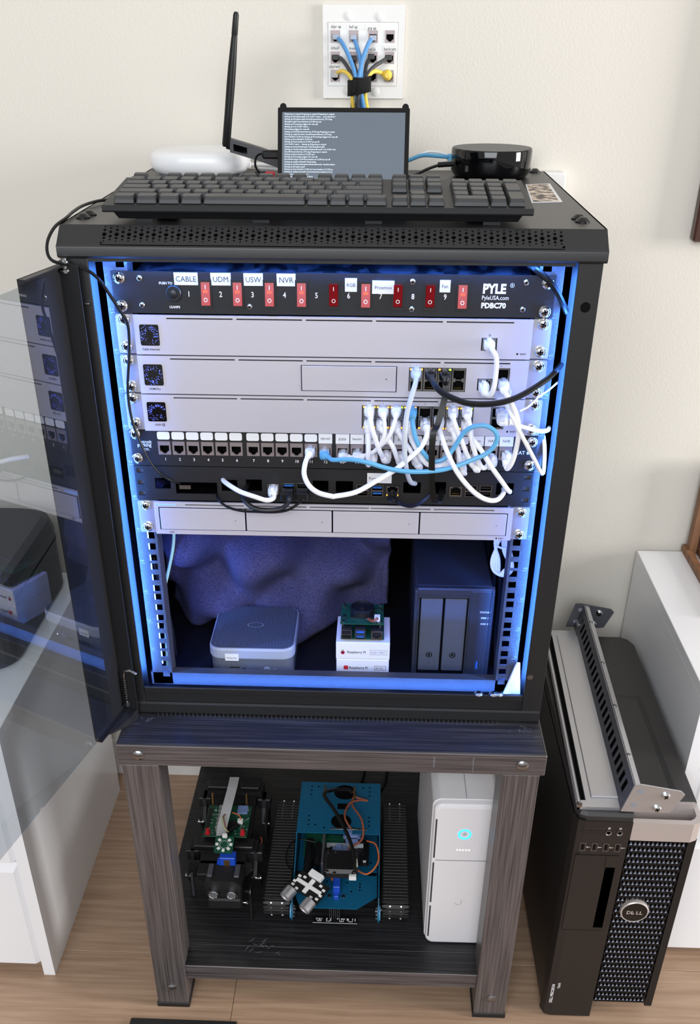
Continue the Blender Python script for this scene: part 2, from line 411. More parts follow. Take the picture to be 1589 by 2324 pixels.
b = B().cyl((265, -20.6, 29), (265, -19.9, 29), 4.2, n=16).box(261.4, 268.6, -20.9, -20.6, 28.6, 29.4); part('post_screw', b, 'steel', cab)
part('back_panel', B().box(-278, 278, 486, 488, -44, 556), 'pitch', cab)
part('roof_lining', B().box(-278, 278, 20, 486, 574, 575), 'pitch', cab)
part('base_pan', B().box(-282, 280, -16, 486, -27, -22), 'blackface', cab)
part('front_crossbar', B().box(-252, 240, 0, 2, -10, 9.4).box(-252, 240, 2, 14, 8.4, 9.4), 'rail', cab, 'lower crossbar glowing blue')
part('sill_bar_and_baffle', B().box(-259, 259, -20, -16, -11.5, -2.5, bev=.6).box(-262, 262, -17, -16.2, -26.5, -11), 'blackmetal', cab)  # bar, plus a thin plate added below it to stop blue light leaking
b = B()
prof = [(-14, -26), (-20, -26.4), (-22.5, -28.5), (-23, -42), (-21, -45), (-12, -45.5)]
b.loft([[(x, y, z) for y, z in prof] for x in (-286, 284)]); b.box(-284, 282, -12, 480, -45.8, -44)
base = part('base_lip', b, 'blackmetal', cab)
b = B()
for i in range(78): x = -243+i*6.1; b.box(x, x+1.2, -24.1, -22.6, -45.8, -42.6)
part('zigzag_reflections', b, 'steel', base, 'row of tiny bent vent tabs under the lip')  # small bars imitate the zigzag shadows and reflections on the table
b = B()
for (x, y) in ((-273, 60), (-275, 40), (268, 63), (269, 43), (-277, 474), (272, 474)):
    q = part('hole_plug', B().lathe([(0, 579.1), (8, 579.1), (8, 580.2), (5.5, 582.4), (3.4, 584.2), (0, 584.4)], (x, y, 0), n=14), 'blacksmooth', cab)
part('side_fan_housing', B().prism(rrect(190, 115, 10, 3, 130, 487), 'x', 281, 292, bev=4), 'blackmetal', cab)
b = B().prism([(246, 38), (248, 42), (252, 42), (257, -8), (234, -8)], 'y', -4, -8, bev=.8).cyl((250, -8, 12), (250, -9.4, 12), 3.4, n=12)
part('corner_bracket', b, 'cablewhite', cab, 'white plastic corner bracket at lower right')
part('led_strip', B().box(-190, 205, 1, 6, 219.6, 220.6), 'led_under_added', cab, 'blue light strip under the lowest unit')
# door, swung open to the left
def dW(s, n, z): return (-284-.245*s-.9695*n, -26-.9695*s+.245*n, z)
def dbox(bb, s0, s1, n0, n1, z0, z1):
    o = len(bb.v); c = B().box(s0, s1, n0, n1, z0, z1); return bb.add([dW(*v) for v in c.v], c.f)
door = part('door', dbox(dbox(dbox(dbox(B(), 2, 84, 2, 4, -30, 545), 2, 4, -18, 3, -30, 545), 2, 84, -6, 3, 543.5, 545), 2, 84, -6, 3, -31.5, -30), 'blackmetal', cab, 'black steel hinge frame of the open door')
part('glass_pane', dbox(B(), 50, 560, -6, -2, -22.5, 540.5), 'glass', door, 'smoked glass')
b = B()
b.add([dW(0, -16, -31), dW(20, -14, -34), dW(66, -6, -31), dW(66, 3, -31), dW(0, 3, -31), dW(0, -16, -46), dW(20, -14, -46), dW(60, -4, -36), dW(60, 3, -36), dW(0, 3, -46)], [(0, 1, 2, 3, 4), (5, 6, 7, 8, 9), (0, 1, 6, 5), (1, 2, 7, 6), (2, 3, 8, 7), (3, 4, 9, 8), (4, 0, 5, 9)])
part('bottom_corner', b, 'blackmetal', door)
b = B().tube([(-281, -33, 24), (-279, -33, 31), (-272, -33, 33), (-266, -33, 29), (-264, -33, 27)], 2.2, 8, 4).cyl((-281, -33, -24), (-281, -33, 28), 1.7)
b.tube([(-281+3.6*math.cos(i*.9), -33+3.6*math.sin(i*.9), -17+i*.52) for i in range(72)], .8, 5, 1).cyl((-281, -33, -24), (-281, -33, -18), 4)
part('spring_latch', b, 'steel', door, 'chrome spring hinge latch')
part('hinge_pin', B().cyl((-282, -30, 536), (-282, -30, 551), 3.4).lathe([(6, 538), (6, 540), (3, 541)], (-282, -30, 0)).lathe([(5.5, 546.5), (5.5, 548.5), (3, 549)], (-282, -30, 0)), 'steel', door, 'chrome upper hinge pin')
part('door_catch', B().box(-284, -262, -26, -20, 503, 505, bev=.4), 'steel', door)

# ---------------------------------------------------------------- fixings shared by the rack units
b = B()
b.loft([[(q*math.cos(a*math.pi/8), -h, q*math.sin(a*math.pi/8)) for a in range(16)] for q, h in ((6.3, 0), (6.3, 1.2), (5.9, 1.4), (5.2, 2.6), (3.6, 3.6), (0.2, 4))], mi=0, sm=True)
for a in (.5, .5+math.pi/2):
    c, s_ = math.cos(a)*3.2, math.sin(a)*3.2; d, e = -math.sin(a)*.75, math.cos(a)*.75
    b.loft([[(c*k+d*j, -y, s_*k+e*j) for k, j in ((-1, -1), (1, -1), (1, 1), (-1, 1))] for y in (3.2, 4.15)], mi=1)
screw_me = b.mesh('rack_screw', ['chrome', 'pitch'])
sc2 = B(); sc2.x = M.Scale(.55, 4)
sc2.loft([[(q*math.cos(a*math.pi/6), -h, q*math.sin(a*math.pi/6)) for a in range(12)] for q, h in ((6, 0), (5.4, 1.6), (3.6, 2.6), (.2, 2.8))], sm=True)
for a in (.3, .3+math.pi/2):
    c, s_ = math.cos(a)*3.4, math.sin(a)*3.4; d, e = -math.sin(a)*.9, math.cos(a)*.9
    sc2.loft([[(c*k+d*j, -y, s_*k+e*j) for k, j in ((-1, -1), (1, -1), (1, 1), (-1, 1))] for y in (2, 3)], mi=1)
small_screw = sc2.mesh('panel_screw', ['chrome', 'pitch'])
def screws(t, z0, pts, x=232):
    for sx, z in pts: inst('rack_screw', screw_me, t, (sx*x, -2.6, z0+z), (0, random.uniform(0, 3), 0))
def rj(lit=None, flip=False):
    k = -1 if flip else 1
    h = [(-5.9, 5.9, -4.6, 4.2), (-3.4, 3.4, -6.0, -4.6) if not flip else (-3.4, 3.4, 4.2, 5.8)]
    b = B().plate(-7.6, 7.6, -6.6, 6.6, -1.2, 0, h).box(-6.6, 6.6, 5, 6, -6.2, 6.2, mi=1).box(-6.6, -5.9, 0, 5, -6.2, 6.2, mi=1).box(5.9, 6.6, 0, 5, -6.2, 6.2, mi=1)
    for i in range(8): b.box(-4+i*1.1, -3.6+i*1.1, 1.5, 5, -k*-3.6, -k*-3.1, mi=2)
    if lit:
        zz = 5 if not flip else -5.4
        b.box(-7.2, -4.8, -1.5, -1.2, zz-.9, zz+.9, mi=3); b.box(4.8, 7.2, -1.5, -1.2, zz-.9, zz+.9, mi=4)
    return b.mesh('ethernet_port', ['steel', 'pitch', 'gold', 'led_orange', 'led_green' if lit == 2 else 'led_orange'])
RJ = {k: rj(k[0], k[1]) for k in ((None, False), (None, True), (1, False), (2, False), (1, True))}
b = B().plate(-7.3, 7.3, -7.4, 7.4, -1, 0, [(-6.3, 6.3, .9, 6.6), (-6.3, 6.3, -6.6, -.9)]).box(-6.8, 6.8, 8, 9, -7, 7, mi=1).box(-5.4, 5.4, -.5, 8, 3.2, 4.6, mi=2).box(-5.4, 5.4, -.5, 8, -4.3, -2.9, mi=2)
USB_BLUE = b.mesh('usb_port', ['steel', 'pitch', 'usbblue'])
USB_BLACK = USB_BLUE.copy(); USB_BLACK.materials[2] = MT['chip']

# ================================================================ RACK UNITS
U = 44.45
# --- power strip
z0 = 11*U; pdu = athing('rack_power_strip', 'black rack power strip with nine red rocker switches, top unit of the rack', 'power strip', (0, 0, z0))
hs = [(-138.3+35*i-5.2, -138.3+35*i+5.2, z0+10, z0+34) for i in range(9)]
part('faceplate', B().plate(-241, 241, z0+.4, z0+44, -2.4, 0, hs), 'blackface', pdu)
part('housing', B().box(-216, 216, .1, 200, z0+1, z0+43.6, bev=.8), 'duct', pdu, 'dusty glossy black housing')
be = B().plate(-6.9, 6.9, -15, 15, -4, -2.3, [(-5, 5, -12, 12)]).mesh('switch_bezel', 'chip')
def rocker(on):
    b = B(); pr = [(-2.4, -11.8), (-7.2 if on else -3.4, -11.8), (-5.2, 0), (-3.2 if on else -7.2, 11.8), (-2.4, 11.8)]
    b.loft([[(x, y, z) for y, z in pr] for x in (-4.8, 4.8)])
    ya = lambda z: -5.25+(z/11.8)*(2.0 if on else -2.0) if z > 0 else -5.25+(z/11.8)*(2.0 if on else -1.8)
    if on: b.add([(-2.6, ya(1)-.1, 1), (2.6, ya(1)-.1, 1), (2.4, ya(4)-.1, 4), (-2.4, ya(4)-.1, 4)], [(0, 1, 2, 3)], 1)
    for i in range(12):
        a0, a1 = i*math.pi/6, (i+1)*math.pi/6
        b.add([(q*math.cos(a), ya(-6+q*math.sin(a))-.2, -6+q*math.sin(a)) for q, a in ((2.2, a0), (2.2, a1), (1.5, a1), (1.5, a0))], [(0, 1, 2, 3)], 2)
    b.add([(-.4, ya(5)-.2, 4.8), (.4, ya(5)-.2, 4.8), (.4, ya(9)-.2, 9), (-.4, ya(9)-.2, 9)], [(0, 1, 2, 3)], 2)
    return b.mesh('rocker', ['rocker_on' if on else 'rocker_off', 'rocker_hot', 'print_white'])
RO = [rocker(False), rocker(True)]
for i in range(9):
    on = i in (0, 1, 2, 3, 5, 8); sw = inst('switch', be, pdu, (-138.3+35*i, 0, z0+22)); inst('rocker', RO[on], sw, (0, 0, 0), label='red rocker lit from inside' if on else 'dark red unlit rocker')
for i in range(9): letter(pdu, 'print_white', (str(i+1), 8, (-157+35*i, -2.6, z0+18.5), dict(align='C', bold=.02, wx=.85)))
letter(pdu, 'print_white', ('PUSH TO', 3.6, (-189, -2.6, z0+31), dict(bold=.03)), ('15AMPS', 3.6, (-174, -2.6, z0+6), dict(align='C', bold=.03)),
    ('PYLE', 13.5, (163, -2.6, z0+25.6), dict(bold=.045, wx=.88)), ('PyleUSA.com', 6.2, (162.5, -2.6, z0+18.8), dict(bold=.01, wx=.87)),
    ('PDBC70', 7.6, (162.5, -2.6, z0+10.2), dict(bold=.05)), ('R', 2.6, (194.4, -2.6, z0+33), dict(align='C', bold=.03)))
def ring(b, cx, y, cz, r0, r1, n=16):
    for i in range(n):
        a0, a1 = i*2*math.pi/n, (i+1)*2*math.pi/n; b.add([(cx+q*math.cos(a), y, cz+q*math.sin(a)) for q, a in ((r0, a0), (r0, a1), (r1, a1), (r1, a0))], [(0, 1, 2, 3)])
    return b
part('registered_mark', ring(B(), 194.4, -2.6, z0+33.9, 2.3, 1.9), 'print_white', pdu)
b = B().lathe([(8.6, -2.4), (8.6, -5), (7.6, -6), (5, -6), (4.6, -9), (2.6, -10), (0, -10)], (-173.5, 0, z0+22), 'y', 24)
for i in range(24): a = i*math.pi/12; b.cyl((-173.5+8.6*math.cos(a), -2.4, z0+22+8.6*math.sin(a)), (-173.5+8.6*math.cos(a), -5, z0+22+8.6*math.sin(a)), .7, n=4)
part('fuse_button', b, 'chip', pdu, 'round knurled breaker button')
for t, x0, x1, a, c, sz, tl in (('CABLE', -172, -146, 30.5, 43.3, 8.2, -.3), ('UDM', -132, -110, 30.5, 43.3, 8.2, 0), ('USW', -96, -75, 30.5, 43.3, 8.2, 0), ('NVR', -60, -39.6, 30.5, 43.3, 8.4, -.2), ('RGB', 14, 27, 25.5, 39.5, 5.4, -.4), ('Proxmox', 43.5, 67.5, 24, 37.3, 5.2, -.3), ('Fan', 116.5, 128, 26, 38.6, 5.4, .2)):
    lb = part('paper_label', B().box(x0, x1, -4.6 if x0 == 43.5 else -2.9, -2.45, z0+a, z0+c), 'paper', pdu, 'white paper label')
    part('lettering', B().text(t, sz, ((x0+x1)/2, -4.75 if x0 == 43.5 else -3.05, z0+(a+c)/2-sz*.35), align='C', wx=.95), 'print_black', lb)
screws(pdu, z0, [(-1, 37.3), (-1, 8), (1, 36.6), (1, 7)])
for x, z in ((-210, 37), (-210, 9), (209, 37), (208, 9), (87, 36.5), (87, 8), (-91, 8.5)): inst('panel_screw', small_screw, pdu, (x, -2.4, z0+z), (0, random.uniform(0, 3), 0))

# --- silver units
def silver(name, label, cat, u0, extra=(), slots=True, h=43.6):
    z = u0*U; t = athing(name, label, cat, (0, 0, z)); sl = [(-184, -110), (-106, -33), (-29, 44.5), (48.5, 122), (126, 200)] if slots is True else slots
    ho = [(a, c, z+39.4, z+40.9) for a, c in sl]+[(a, c, z+d, z+e) for a, c, d, e in extra]
    part('faceplate', B().plate(-221, 221, z+.5, z+h, -6, -3.5, ho), 'silver', t)
    part('housing', B().box(-215, 215, 7, 190, z+.8, z+43).box(-215, 215, -3.4, 7, z+38, z+43), 'pitch', t)
    for sx in (-1, 1):
        part('rack_ear', B().prism([(sx*x, zz) for x, zz in rrect(26, 42.6, 2.5, 3, 228.5, z+22)], 'y', -.2, -2.4), 'alu', t)
    return t, z
def lcdscreen(t, z, x0, x1, za, zb, word, seed):
    sc = part('display', B().prism(rrect(x1-x0, zb-za, 1.8, 4, (x0+x1)/2, z+(za+zb)/2), 'y', -5.5, -6.5), 'gloss', t, 'square black display with blue dots')
    rg = random.Random(seed); b = B(); n = 0
    while n < 95:
        a = rg.uniform(0, 6.283); q = rg.gauss(.72, .17); dx, dz = q*math.cos(a)*1.05, q*math.sin(a)
        if abs(dx) > .92 or abs(dz) > .92 or (seed == 3 and dx > .2 and abs(dz) < .2): continue
        sz = rg.choice((.22, .28, .4)); cx, cz = (x0+x1)/2+dx*(x1-x0)/2, z+(za+zb)/2+dz*(zb-za)/2; n += 1
        b.add([(cx+p*sz, -6.6, cz+q_*sz) for p, q_ in circ(1, 6)], [list(range(6))])
    part('display_dots', b, 'dot_blue', sc, kind='stuff')
    part('lettering', B().text(word, 3.4, ((x0+x1)/2, -6.15, z+za-5.2), align='C', bold=.02), 'print_black', t)
gw, z = silver('internet_gateway', 'silver rack gateway captioned Cable Internet with one white cable plugged in', 'network device', 10, [(165.8, 183.2, 9.6, 23.6)])
lcdscreen(gw, z, -215, -193.5, 10.5, 33.5, 'Cable Internet', 1)
inst('ethernet_port', RJ[None, True], gw, (174.5, -5, z+16.6))
letter(gw, 'print_black', ('RESET', 2.6, (209.5, -6.15, z+5.6), dict(bold=.02))); part('reset_hole', B().prism(circ(1.1, 12, 206.5, z+6.5), 'y', -6, -6.2), 'pitch', gw)
part('globe_mark', B().prism(circ(1.5, 14, 174.5, z+26.5), 'y', -6, -6.2), 'print_grey', gw)
screws(gw, z, [(-1, 38), (-1, 8.5), (1, 38.5), (1, 8.5)])

z = 9*U
PX = [95.2, 111.3, 127.2, 143.3]
udm, z = silver('network_gateway', 'silver rack gateway with drive bay and eight port block, third unit down', 'network device', 9,
    [(87, 151.5, 7.5, 34.5), (164.8, 182, 9.5, 23), (183.5, 200.6, 9.6, 35)])
lcdscreen(udm, z, -215.5, -193.5, 10, 34, 'UDM Pro', 2)
b = B().box(-35.4, -34.4, -6.2, -5.9, z+6.2, z+35.4).box(-35.4, 73.4, -6.2, -5.9, z+6.2, z+6.9).box(72.6, 73.6, -6.2, -5.9, z+6.2, z+35.4).box(-35.4, 73.4, -6.2, -5.9, z+35, z+35.5).prism(circ(.7, 8, 61.5, z+21), 'y', -6.1, -7.2)
bay = part('drive_bay', B().box(-34.4, 72.6, -7, -6, z+6.9, z+35, bev=.4), 'silver', udm); part('bay_seam', b, 'pitch', bay)
for i, x in enumerate(PX):
    for j, zz in enumerate((27.6, 14.6)): inst('ethernet_port', RJ[(1 if i == 0 else 2) if j == 0 and i in (0, 2) else None, False] if j == 0 else RJ[None, True], udm, (x, -5, z+zz))
inst('ethernet_port', RJ[None, True], udm, (173.4, -5, z+16))
sf = B().plate(184, 200, z+10, z+34.6, -6.2, -5, [(185.6, 198.4, z+23.5, z+33.4), (185.6, 198.4, z+11.5, z+20)]).box(185, 199, 3, 4, z+10, z+34, mi=1).box(186, 198, -7.4, -2, z+12, z+20)
part('fibre_socket', sf, ['steel', 'pitch'], udm)
letter(udm, 'print_grey', *[(s_, 2.8, (x, -6.15, z+36), dict(align='C')) for x, s_ in zip(PX, '1357')], ('4', 2.6, (111, -6.15, z+4.6)), ('8', 2.6, (143, -6.15, z+4.6)), ('10', 3, (188, -6.15, z+36.3))); screws(udm, z, [(-1, 37), (-1, 7.5), (1, 36.8), (1, 7)])

z = 8*U
SX = [43, 58.8, 74.6, 90.4, 107.4, 123.2, 139, 154.8]
usw, z = silver('network_switch', 'silver rack switch with sixteen ports full of white cables', 'network device', 8, [(34.5, 163.2, 7.6, 34.8), (183, 199, 9, 35)])
lcdscreen(usw, z, -216, -194, 12, 35, 'USW', 3)
b = B()
for i in range(20):
    a0, a1 = i*math.pi/10, (i+1)*math.pi/10; b.add([(-198.4+q*math.cos(a), -6.15, z+8+q*math.sin(a)) for q, a in ((1.7, a0), (1.7, a1), (.9, a1), (.9, a0))], [(0, 1, 2, 3)])
part('ring_mark', b, 'print_black', usw)
for i, x in enumerate(SX):
    for j, zz in enumerate((28, 14.4)): inst('ethernet_port', RJ[(None, False) if i in (4, 5) and j == 0 else ((2 if i in (2, 7) else 1) if j == 0 else 1, j == 1)], usw, (x, -5, z+zz))
sf = B().plate(183.5, 198.5, z+9.5, z+34.6, -6.2, -5, [(185, 197, z+23.5, z+33.4), (185, 197, z+11, z+21)]).box(185, 198, 3, 4, z+10, z+34, mi=1)
part('fibre_socket', sf, ['steel', 'pitch'], usw)
letter(usw, 'print_black', *[(t, 2.6, (x, -6.15, z+36.4), dict(align='C')) for t, x in (('1', 43), ('3', 58.8), ('5', 74.6), ('9', 107), ('11', 123), ('13', 139))], ('RESET', 2.6, (207, -6.15, z+5.4), dict(bold=.02))); part('reset_hole', B().prism(circ(1.1, 12, 204, z+6.2), 'y', -6, -6.2), 'pitch', usw); screws(usw, z, [(-1, 38.5), (-1, 8.5), (1, 37.5), (1, 8)])

# --- patch panel
z = 7*U
JX = [-201+106.5*g+17.25*i for g in range(4) for i in range(6)]
pp = athing('patch_panel', 'black twenty four port patch panel with white name tags above the jacks', 'patch panel', (0, 0, z))
part('faceplate', B().plate(-241, 241, z+.4, z+44, -2.4, 0, [(x-7.6, x+7.6, z+14.6, z+31.2) for x in JX]), 'blackface', pp)
part('housing', B().box(-216, 216, 12, 40, z+2, z+42), 'pitch', pp)
jb = B().plate(-7.5, 7.5, -8.2, 8.2, -3.2, -.5, [(-5.6, 5.6, -4, 3.2), (-3.6, 3.6, -5.6, -4), (-1.9, 1.9, -7, -5.6)]).box(-6.5, 6.5, 8, 9, -8, 8, mi=1).box(-6.6, -5.7, -.5, 8, -8, 8, mi=1).box(5.7, 6.6, -.5, 8, -8, 8, mi=1).text('CAT.6A', 2.7, (0, -3.3, 4.6), align='C', mi=2)
jack_me = jb.mesh('keystone_jack', ['jack', 'pitch', 'print_grey'])
for x in JX: inst('keystone_jack', jack_me, pp, (x, 0, z+22.9))
wins = {12: 'skprwal', 13: 'grgap', 14: 'bacam', 15: 'hefap', 16: 'skprap', 17: 'drbell', 18: '', 19: 'frntG6', 20: 'grgG6', 21: '', 22: 'protec', 23: 'NAS', 24: 'NVR'}
tagm = B().prism(rrect(15, 9.4, 2.2, 3), 'y', -2.4, -2.9).mesh('port_tag', 'paper')
tagn = B().box(-8.1, 8.1, -3.1, -2.4, -6.4, 5.6).mesh('port_tag', 'paper')
for i, x in enumerate(JX):
    k = i+1; o = inst('port_tag', tagm if k < 12 or k in (18, 21) else tagn, pp, (x, 0, z+38), label='white tag reading '+wins[k] if wins.get(k) else None)
    if wins.get(k): part('lettering', B().text(wins[k], 4.6 if k > 22 else 4.4, (0, -3.25, -1.5), align='C', wx=.82 if len(wins[k]) > 5 else .95), 'print_black', o)
letter(pp, 'print_white', *[(str(i+1), 5, (x, -2.55, z+7), dict(align='C', bold=.012)) for i, x in enumerate(JX)], ('detroit', 6, (-224, -2.55, z+28), dict(align='C', bold=.01, wx=.95)),
    ('parking', 6, (-225, -2.55, z+24.2), dict(align='C', bold=.01, wx=.95)), ('co.', 6, (-222.5, -2.55, z+19.4), dict(align='C', bold=.01, wx=.95)), ('CAT 6', 6, (216, -2.55, z+22), dict(bold=.01))); screws(pp, z, [(-1, 40), (-1, 9.6), (1, 37.5), (1, 8.6)], 234.5)

# --- single board computer panel
z = 6*U
cut = [(-217, -198, 15, 29), (-192, -141, 9, 24), (-135.5, -116, 13.5, 28), (-105.5, -86, 14, 29), (-24, -5, 15, 29), (4, 25, 14, 29), (86, 107, 15, 29), (122, 137.5, 14.5, 30), (198, 219, 15, 30)]
eth = [(-72.5, 17.2), (73, 17.4), (149.5, 18)]; usb = [(-53.5, 17.5, 1), (-36.5, 18, 0), (36.5, 17.4, 0), (54.5, 17, 1), (168, 18.8, 0), (185.5, 19, 0)]
sb = athing('computer_mount_panel', 'black rack panel of small computer bays with cut-outs, sixth unit down', 'rack panel', (0, 0, z))
sl = [(sx*234-4, sx*234+4, z+q-2.6, z+q+2.6) for sx in (-1, 1) for q in (38, 23, 8.5)]
part('faceplate', B().plate(-241, 241, z+.4, z+44, -2.4, 0, [(a, c, z+d, z+e) for a, c, d, e in cut]+[(x-8, x+8, z+q-7, z+q+7) for x, q in eth]+[(x-7.6, x+7.6, z+q-7.7, z+q+7.7) for x, q, k in usb]+sl), 'blackface', sb)
part('bay_lining', B().box(-216, 220, 60, 62, z+2, z+42).box(-216, 220, .5, 60, z+1, z+2).box(-216, 220, .5, 60, z+42, z+43), 'pitch', sb)
for i, (x, q) in enumerate(eth): inst('ethernet_port', RJ[(1, True) if i == 1 else (None, True)], sb, (x, -1.5, z+q))
for x, q, k in usb: inst('usb_port', USB_BLUE if k else USB_BLACK, sb, (x, -1.5, z+q))
lb = part('paper_label', B().box(42, 71.5, -2.9, -2.4, z+27.4, z+40), 'paper', sb, 'white paper label'); part('lettering', B().text('Portainer', 5.2, (44, -3.05, z+31.6), wx=.9), 'print_black', lb)
# --- video recorder
z = 5*U
nvr, z = silver('video_recorder', 'silver rack recorder with four drive bays, lowest unit of the stack', 'network device', 5, slots=[(-182, -109), (-105, -32), (-28, 45), (47, 120), (124, 198)])
part('bay_frame', B().box(-215.5, 215, -6.2, -5.9, z+6.6, z+36.6), 'pitch', nvr)
dbm = B().box(-52.8, 52.8, -7.4, -6, -14.2, 14.2, bev=.5).prism(circ(.55, 8, 41, -1), 'y', -7, -7.6, mi=1).mesh('drive_tray', ['silver', 'pitch'])
for i in range(4): inst('drive_tray', dbm, nvr, (-161.2+107.4*i, 0, z+21.6))
part('status_bar', B().box(-218, -193, -6.2, -5.9, z+39.2, z+41), 'bar_blue', nvr, 'glowing blue status bar')
letter(nvr, 'print_black', ('NVR', 2.8, (-204, -6.15, z+2.2), dict(bold=.03)), ('RESET', 2.4, (206, -6.15, z+2.2), dict(bold=.02)))
part('reset_hole', B().prism(circ(1, 10, 203.5, z+3), 'y', -6, -6.2), 'pitch', nvr); screws(nvr, z, [(-1, 37.5), (-1, 8.5), (1, 37), (1, 7.5)], 231.5)

# ================================================================ CABLES (control points in millimetres)
CP = {
    'gw': [(174,-6,462),(173,-22,465),(176,-34,462),(180,-38,455),(181,-38,440),(180,-38,423),(177,-34,413),(172,-24,414),(172,-6,415)],
    'udm1': [(95,-6,430),(95,-22,431),(94,-34,426),(90,-42,414),(86,-46,398),(84,-48,381),(84,-46,359),(86,-44,338),(89,-38,321),(94,-22,304),(100,-2,294)],
    'flat': [(127,-6,427),(127,-24,428),(128,-30,418),(127,-34,409),(124,-38,396),(120,-44,382),(116,-50,375),(115,-52,359),(116,-52,335),(118,-50,310),(121,-48,294),(125,-44,288),(129,-34,288),(132,-14,289),(134,4,286)],
    'flat2': [(123,4,283),(119,-20,290),(112,-32,288),(102,-36,282),(92,-36,280),(81,-32,282),(76,-22,282),(73,-5,281)],
    'w5a': [(-26,-4,335),(-26,-22,338),(-30,-36,331),(-31,-44,320),(-25,-50,309),(-14,-54,302),(1,-54,298),(5,-54,298),(30,-52,303),(54,-50,317),(75,-46,329),(92,-42,343),(103,-40,354),(109,-36,366),(109,-28,374),(108,-6,370)],
    'blue': [(-9,-4,333),(-7,-20,336),(-1,-32,335),(4,-40,337),(24,-46,340),(44,-50,338),(60,-52,334),(78,-54,331),(99,-52,329),(122,-50,330),(141,-46,333),(159,-44,340),(176,-44,348),(186,-44,359),(188,-44,370),(182,-44,378),(172,-44,382),(159,-42,379),(150,-40,371),(143,-40,358),(134,-40,344),(125,-40,338),(115,-40,339),(105,-40,349),(97,-38,363),(93,-34,378),(92,-26,389),(92,-6,385)],
    's1t': [(43,-6,386),(44,-22,388),(46,-34,376),(52,-38,359),(57,-36,345),(62,-22,333),(64,-4,330)],
    's1b': [(43,-6,370),(42,-20,370),(43,-28,355),(43,-30,339),(43,-26,326),(46,-16,327),(48,-4,329)],
    's2t': [(59,-6,386),(59,-22,387),(61,-32,379),(61,-36,365),(53,-32,348),(42,-24,338),(34,-16,332),(30,-4,331)],
    's2b': [(57,-6,370),(58,-22,370),(65,-32,361),(72,-34,350),(77,-28,335),(80,-18,328),(81,-4,329)],
    's3t': [(74,-6,387),(74,-22,387),(72,-34,380),(66,-36,364),(56,-30,350),(45,-24,339),(28,-16,332),(16,-10,329),(13,-4,330)],
    's3b': [(74,-6,370),(75,-20,369),(81,-28,361),(91,-34,348),(98,-32,336),(103,-22,325),(100,-4,327)],
    's4b': [(90,-6,370),(90,-18,368),(93,-24,356),(101,-30,344),(111,-32,331),(123,-32,329),(134,-20,328),(136,-4,329)],
    's6b': [(124,-6,374),(123,-26,376),(125,-34,369),(132,-42,352),(143,-48,332),(155,-52,317),(169,-54,304),(183,-52,296),(195,-46,294),(204,-26,294),(207,-2,289)],
    's7t': [(139,-6,386),(138,-24,387),(140,-34,381),(148,-38,364),(155,-38,348),(162,-34,333),(170,-26,324),(168,-4,328)],
    's7b': [(138,-6,370),(138,-20,371),(141,-28,364),(147,-30,346),(150,-30,332),(155,-24,318),(153,-4,328)],
    's8t': [(155,-6,386),(154,-24,387),(158,-32,377),(161,-36,360),(168,-34,341),(176,-28,326),(184,-20,326),(189,-4,328)],
    's8b': [(155,-6,371),(155,-20,371),(161,-28,362),(172,-34,350),(184,-38,333),(197,-38,316),(210,-24,296),(215,-2,286)],
    'nvr': [(206,-4,332),(203,-22,332),(205,-28,325),(209,-34,335),(212,-38,355),(212,-40,376),(207,-40,395),(196,-36,413),(192,-26,418),(194,-6,418)],
    'drop': [(197,-30,400),(201,-40,395),(210,-44,380),(221,-42,362),(234,-34,340),(249,-14,314),(251,-6,326),(250,-2,342),(248,4,354)],
    'side': [(195,-12,380),(202,-24,381),(213,-28,377),(227,-24,372),(240,-14,366),(250,-6,364),(254,6,363)],
    'thin': [(213,-26,393),(223,-24,398),(234,-20,408),(245,-12,413),(257,0,419)],
    'pi1': [(-135,6,293),(-131,-8,295),(-120,-22,294),(-108,-28,290),(-91,-32,286),(-78,-32,282),(-70,-26,282),(-70,-16,285),(-72,-2,284)],
    'usb1': [(-104,10,286),(-104,-4,287),(-108,-20,283),(-103,-28,277),(-92,-32,271),(-77,-34,270),(-62,-32,271),(-54,-28,275),(-51,-24,284),(-54,-4,282)],
    'usb2': [(-144,4,275),(-138,-14,273),(-127,-22,268),(-110,-26,265),(-91,-28,265),(-67,-28,265),(-51,-26,268),(-39,-24,276),(-34,-22,281),(-36,-4,283)],
    'kbcable': [(-261,-26,539),(-247,-30,530),(-237,-30,514),(-228,-26,495),(-224,-20,480),(-227,-16,450),(-234,-14,409),(-234,-14,378),(-229,-14,352),(-220,-14,325),(-210,-10,306),(-198,-6,295),(-188,4,286)],
    'blackround': [(111,-6,428),(111,-24,430),(114,-44,428),(122,-54,422),(137,-62,417),(154,-64,413),(180,-62,413),(205,-52,417),(232,-36,428),(250,-16,436),(261,6,444),(264,14,474),(260,4,488),(251,-6,504),(241,-10,519),(230,-10,531),(218,-4,539),(212,6,541)],
}
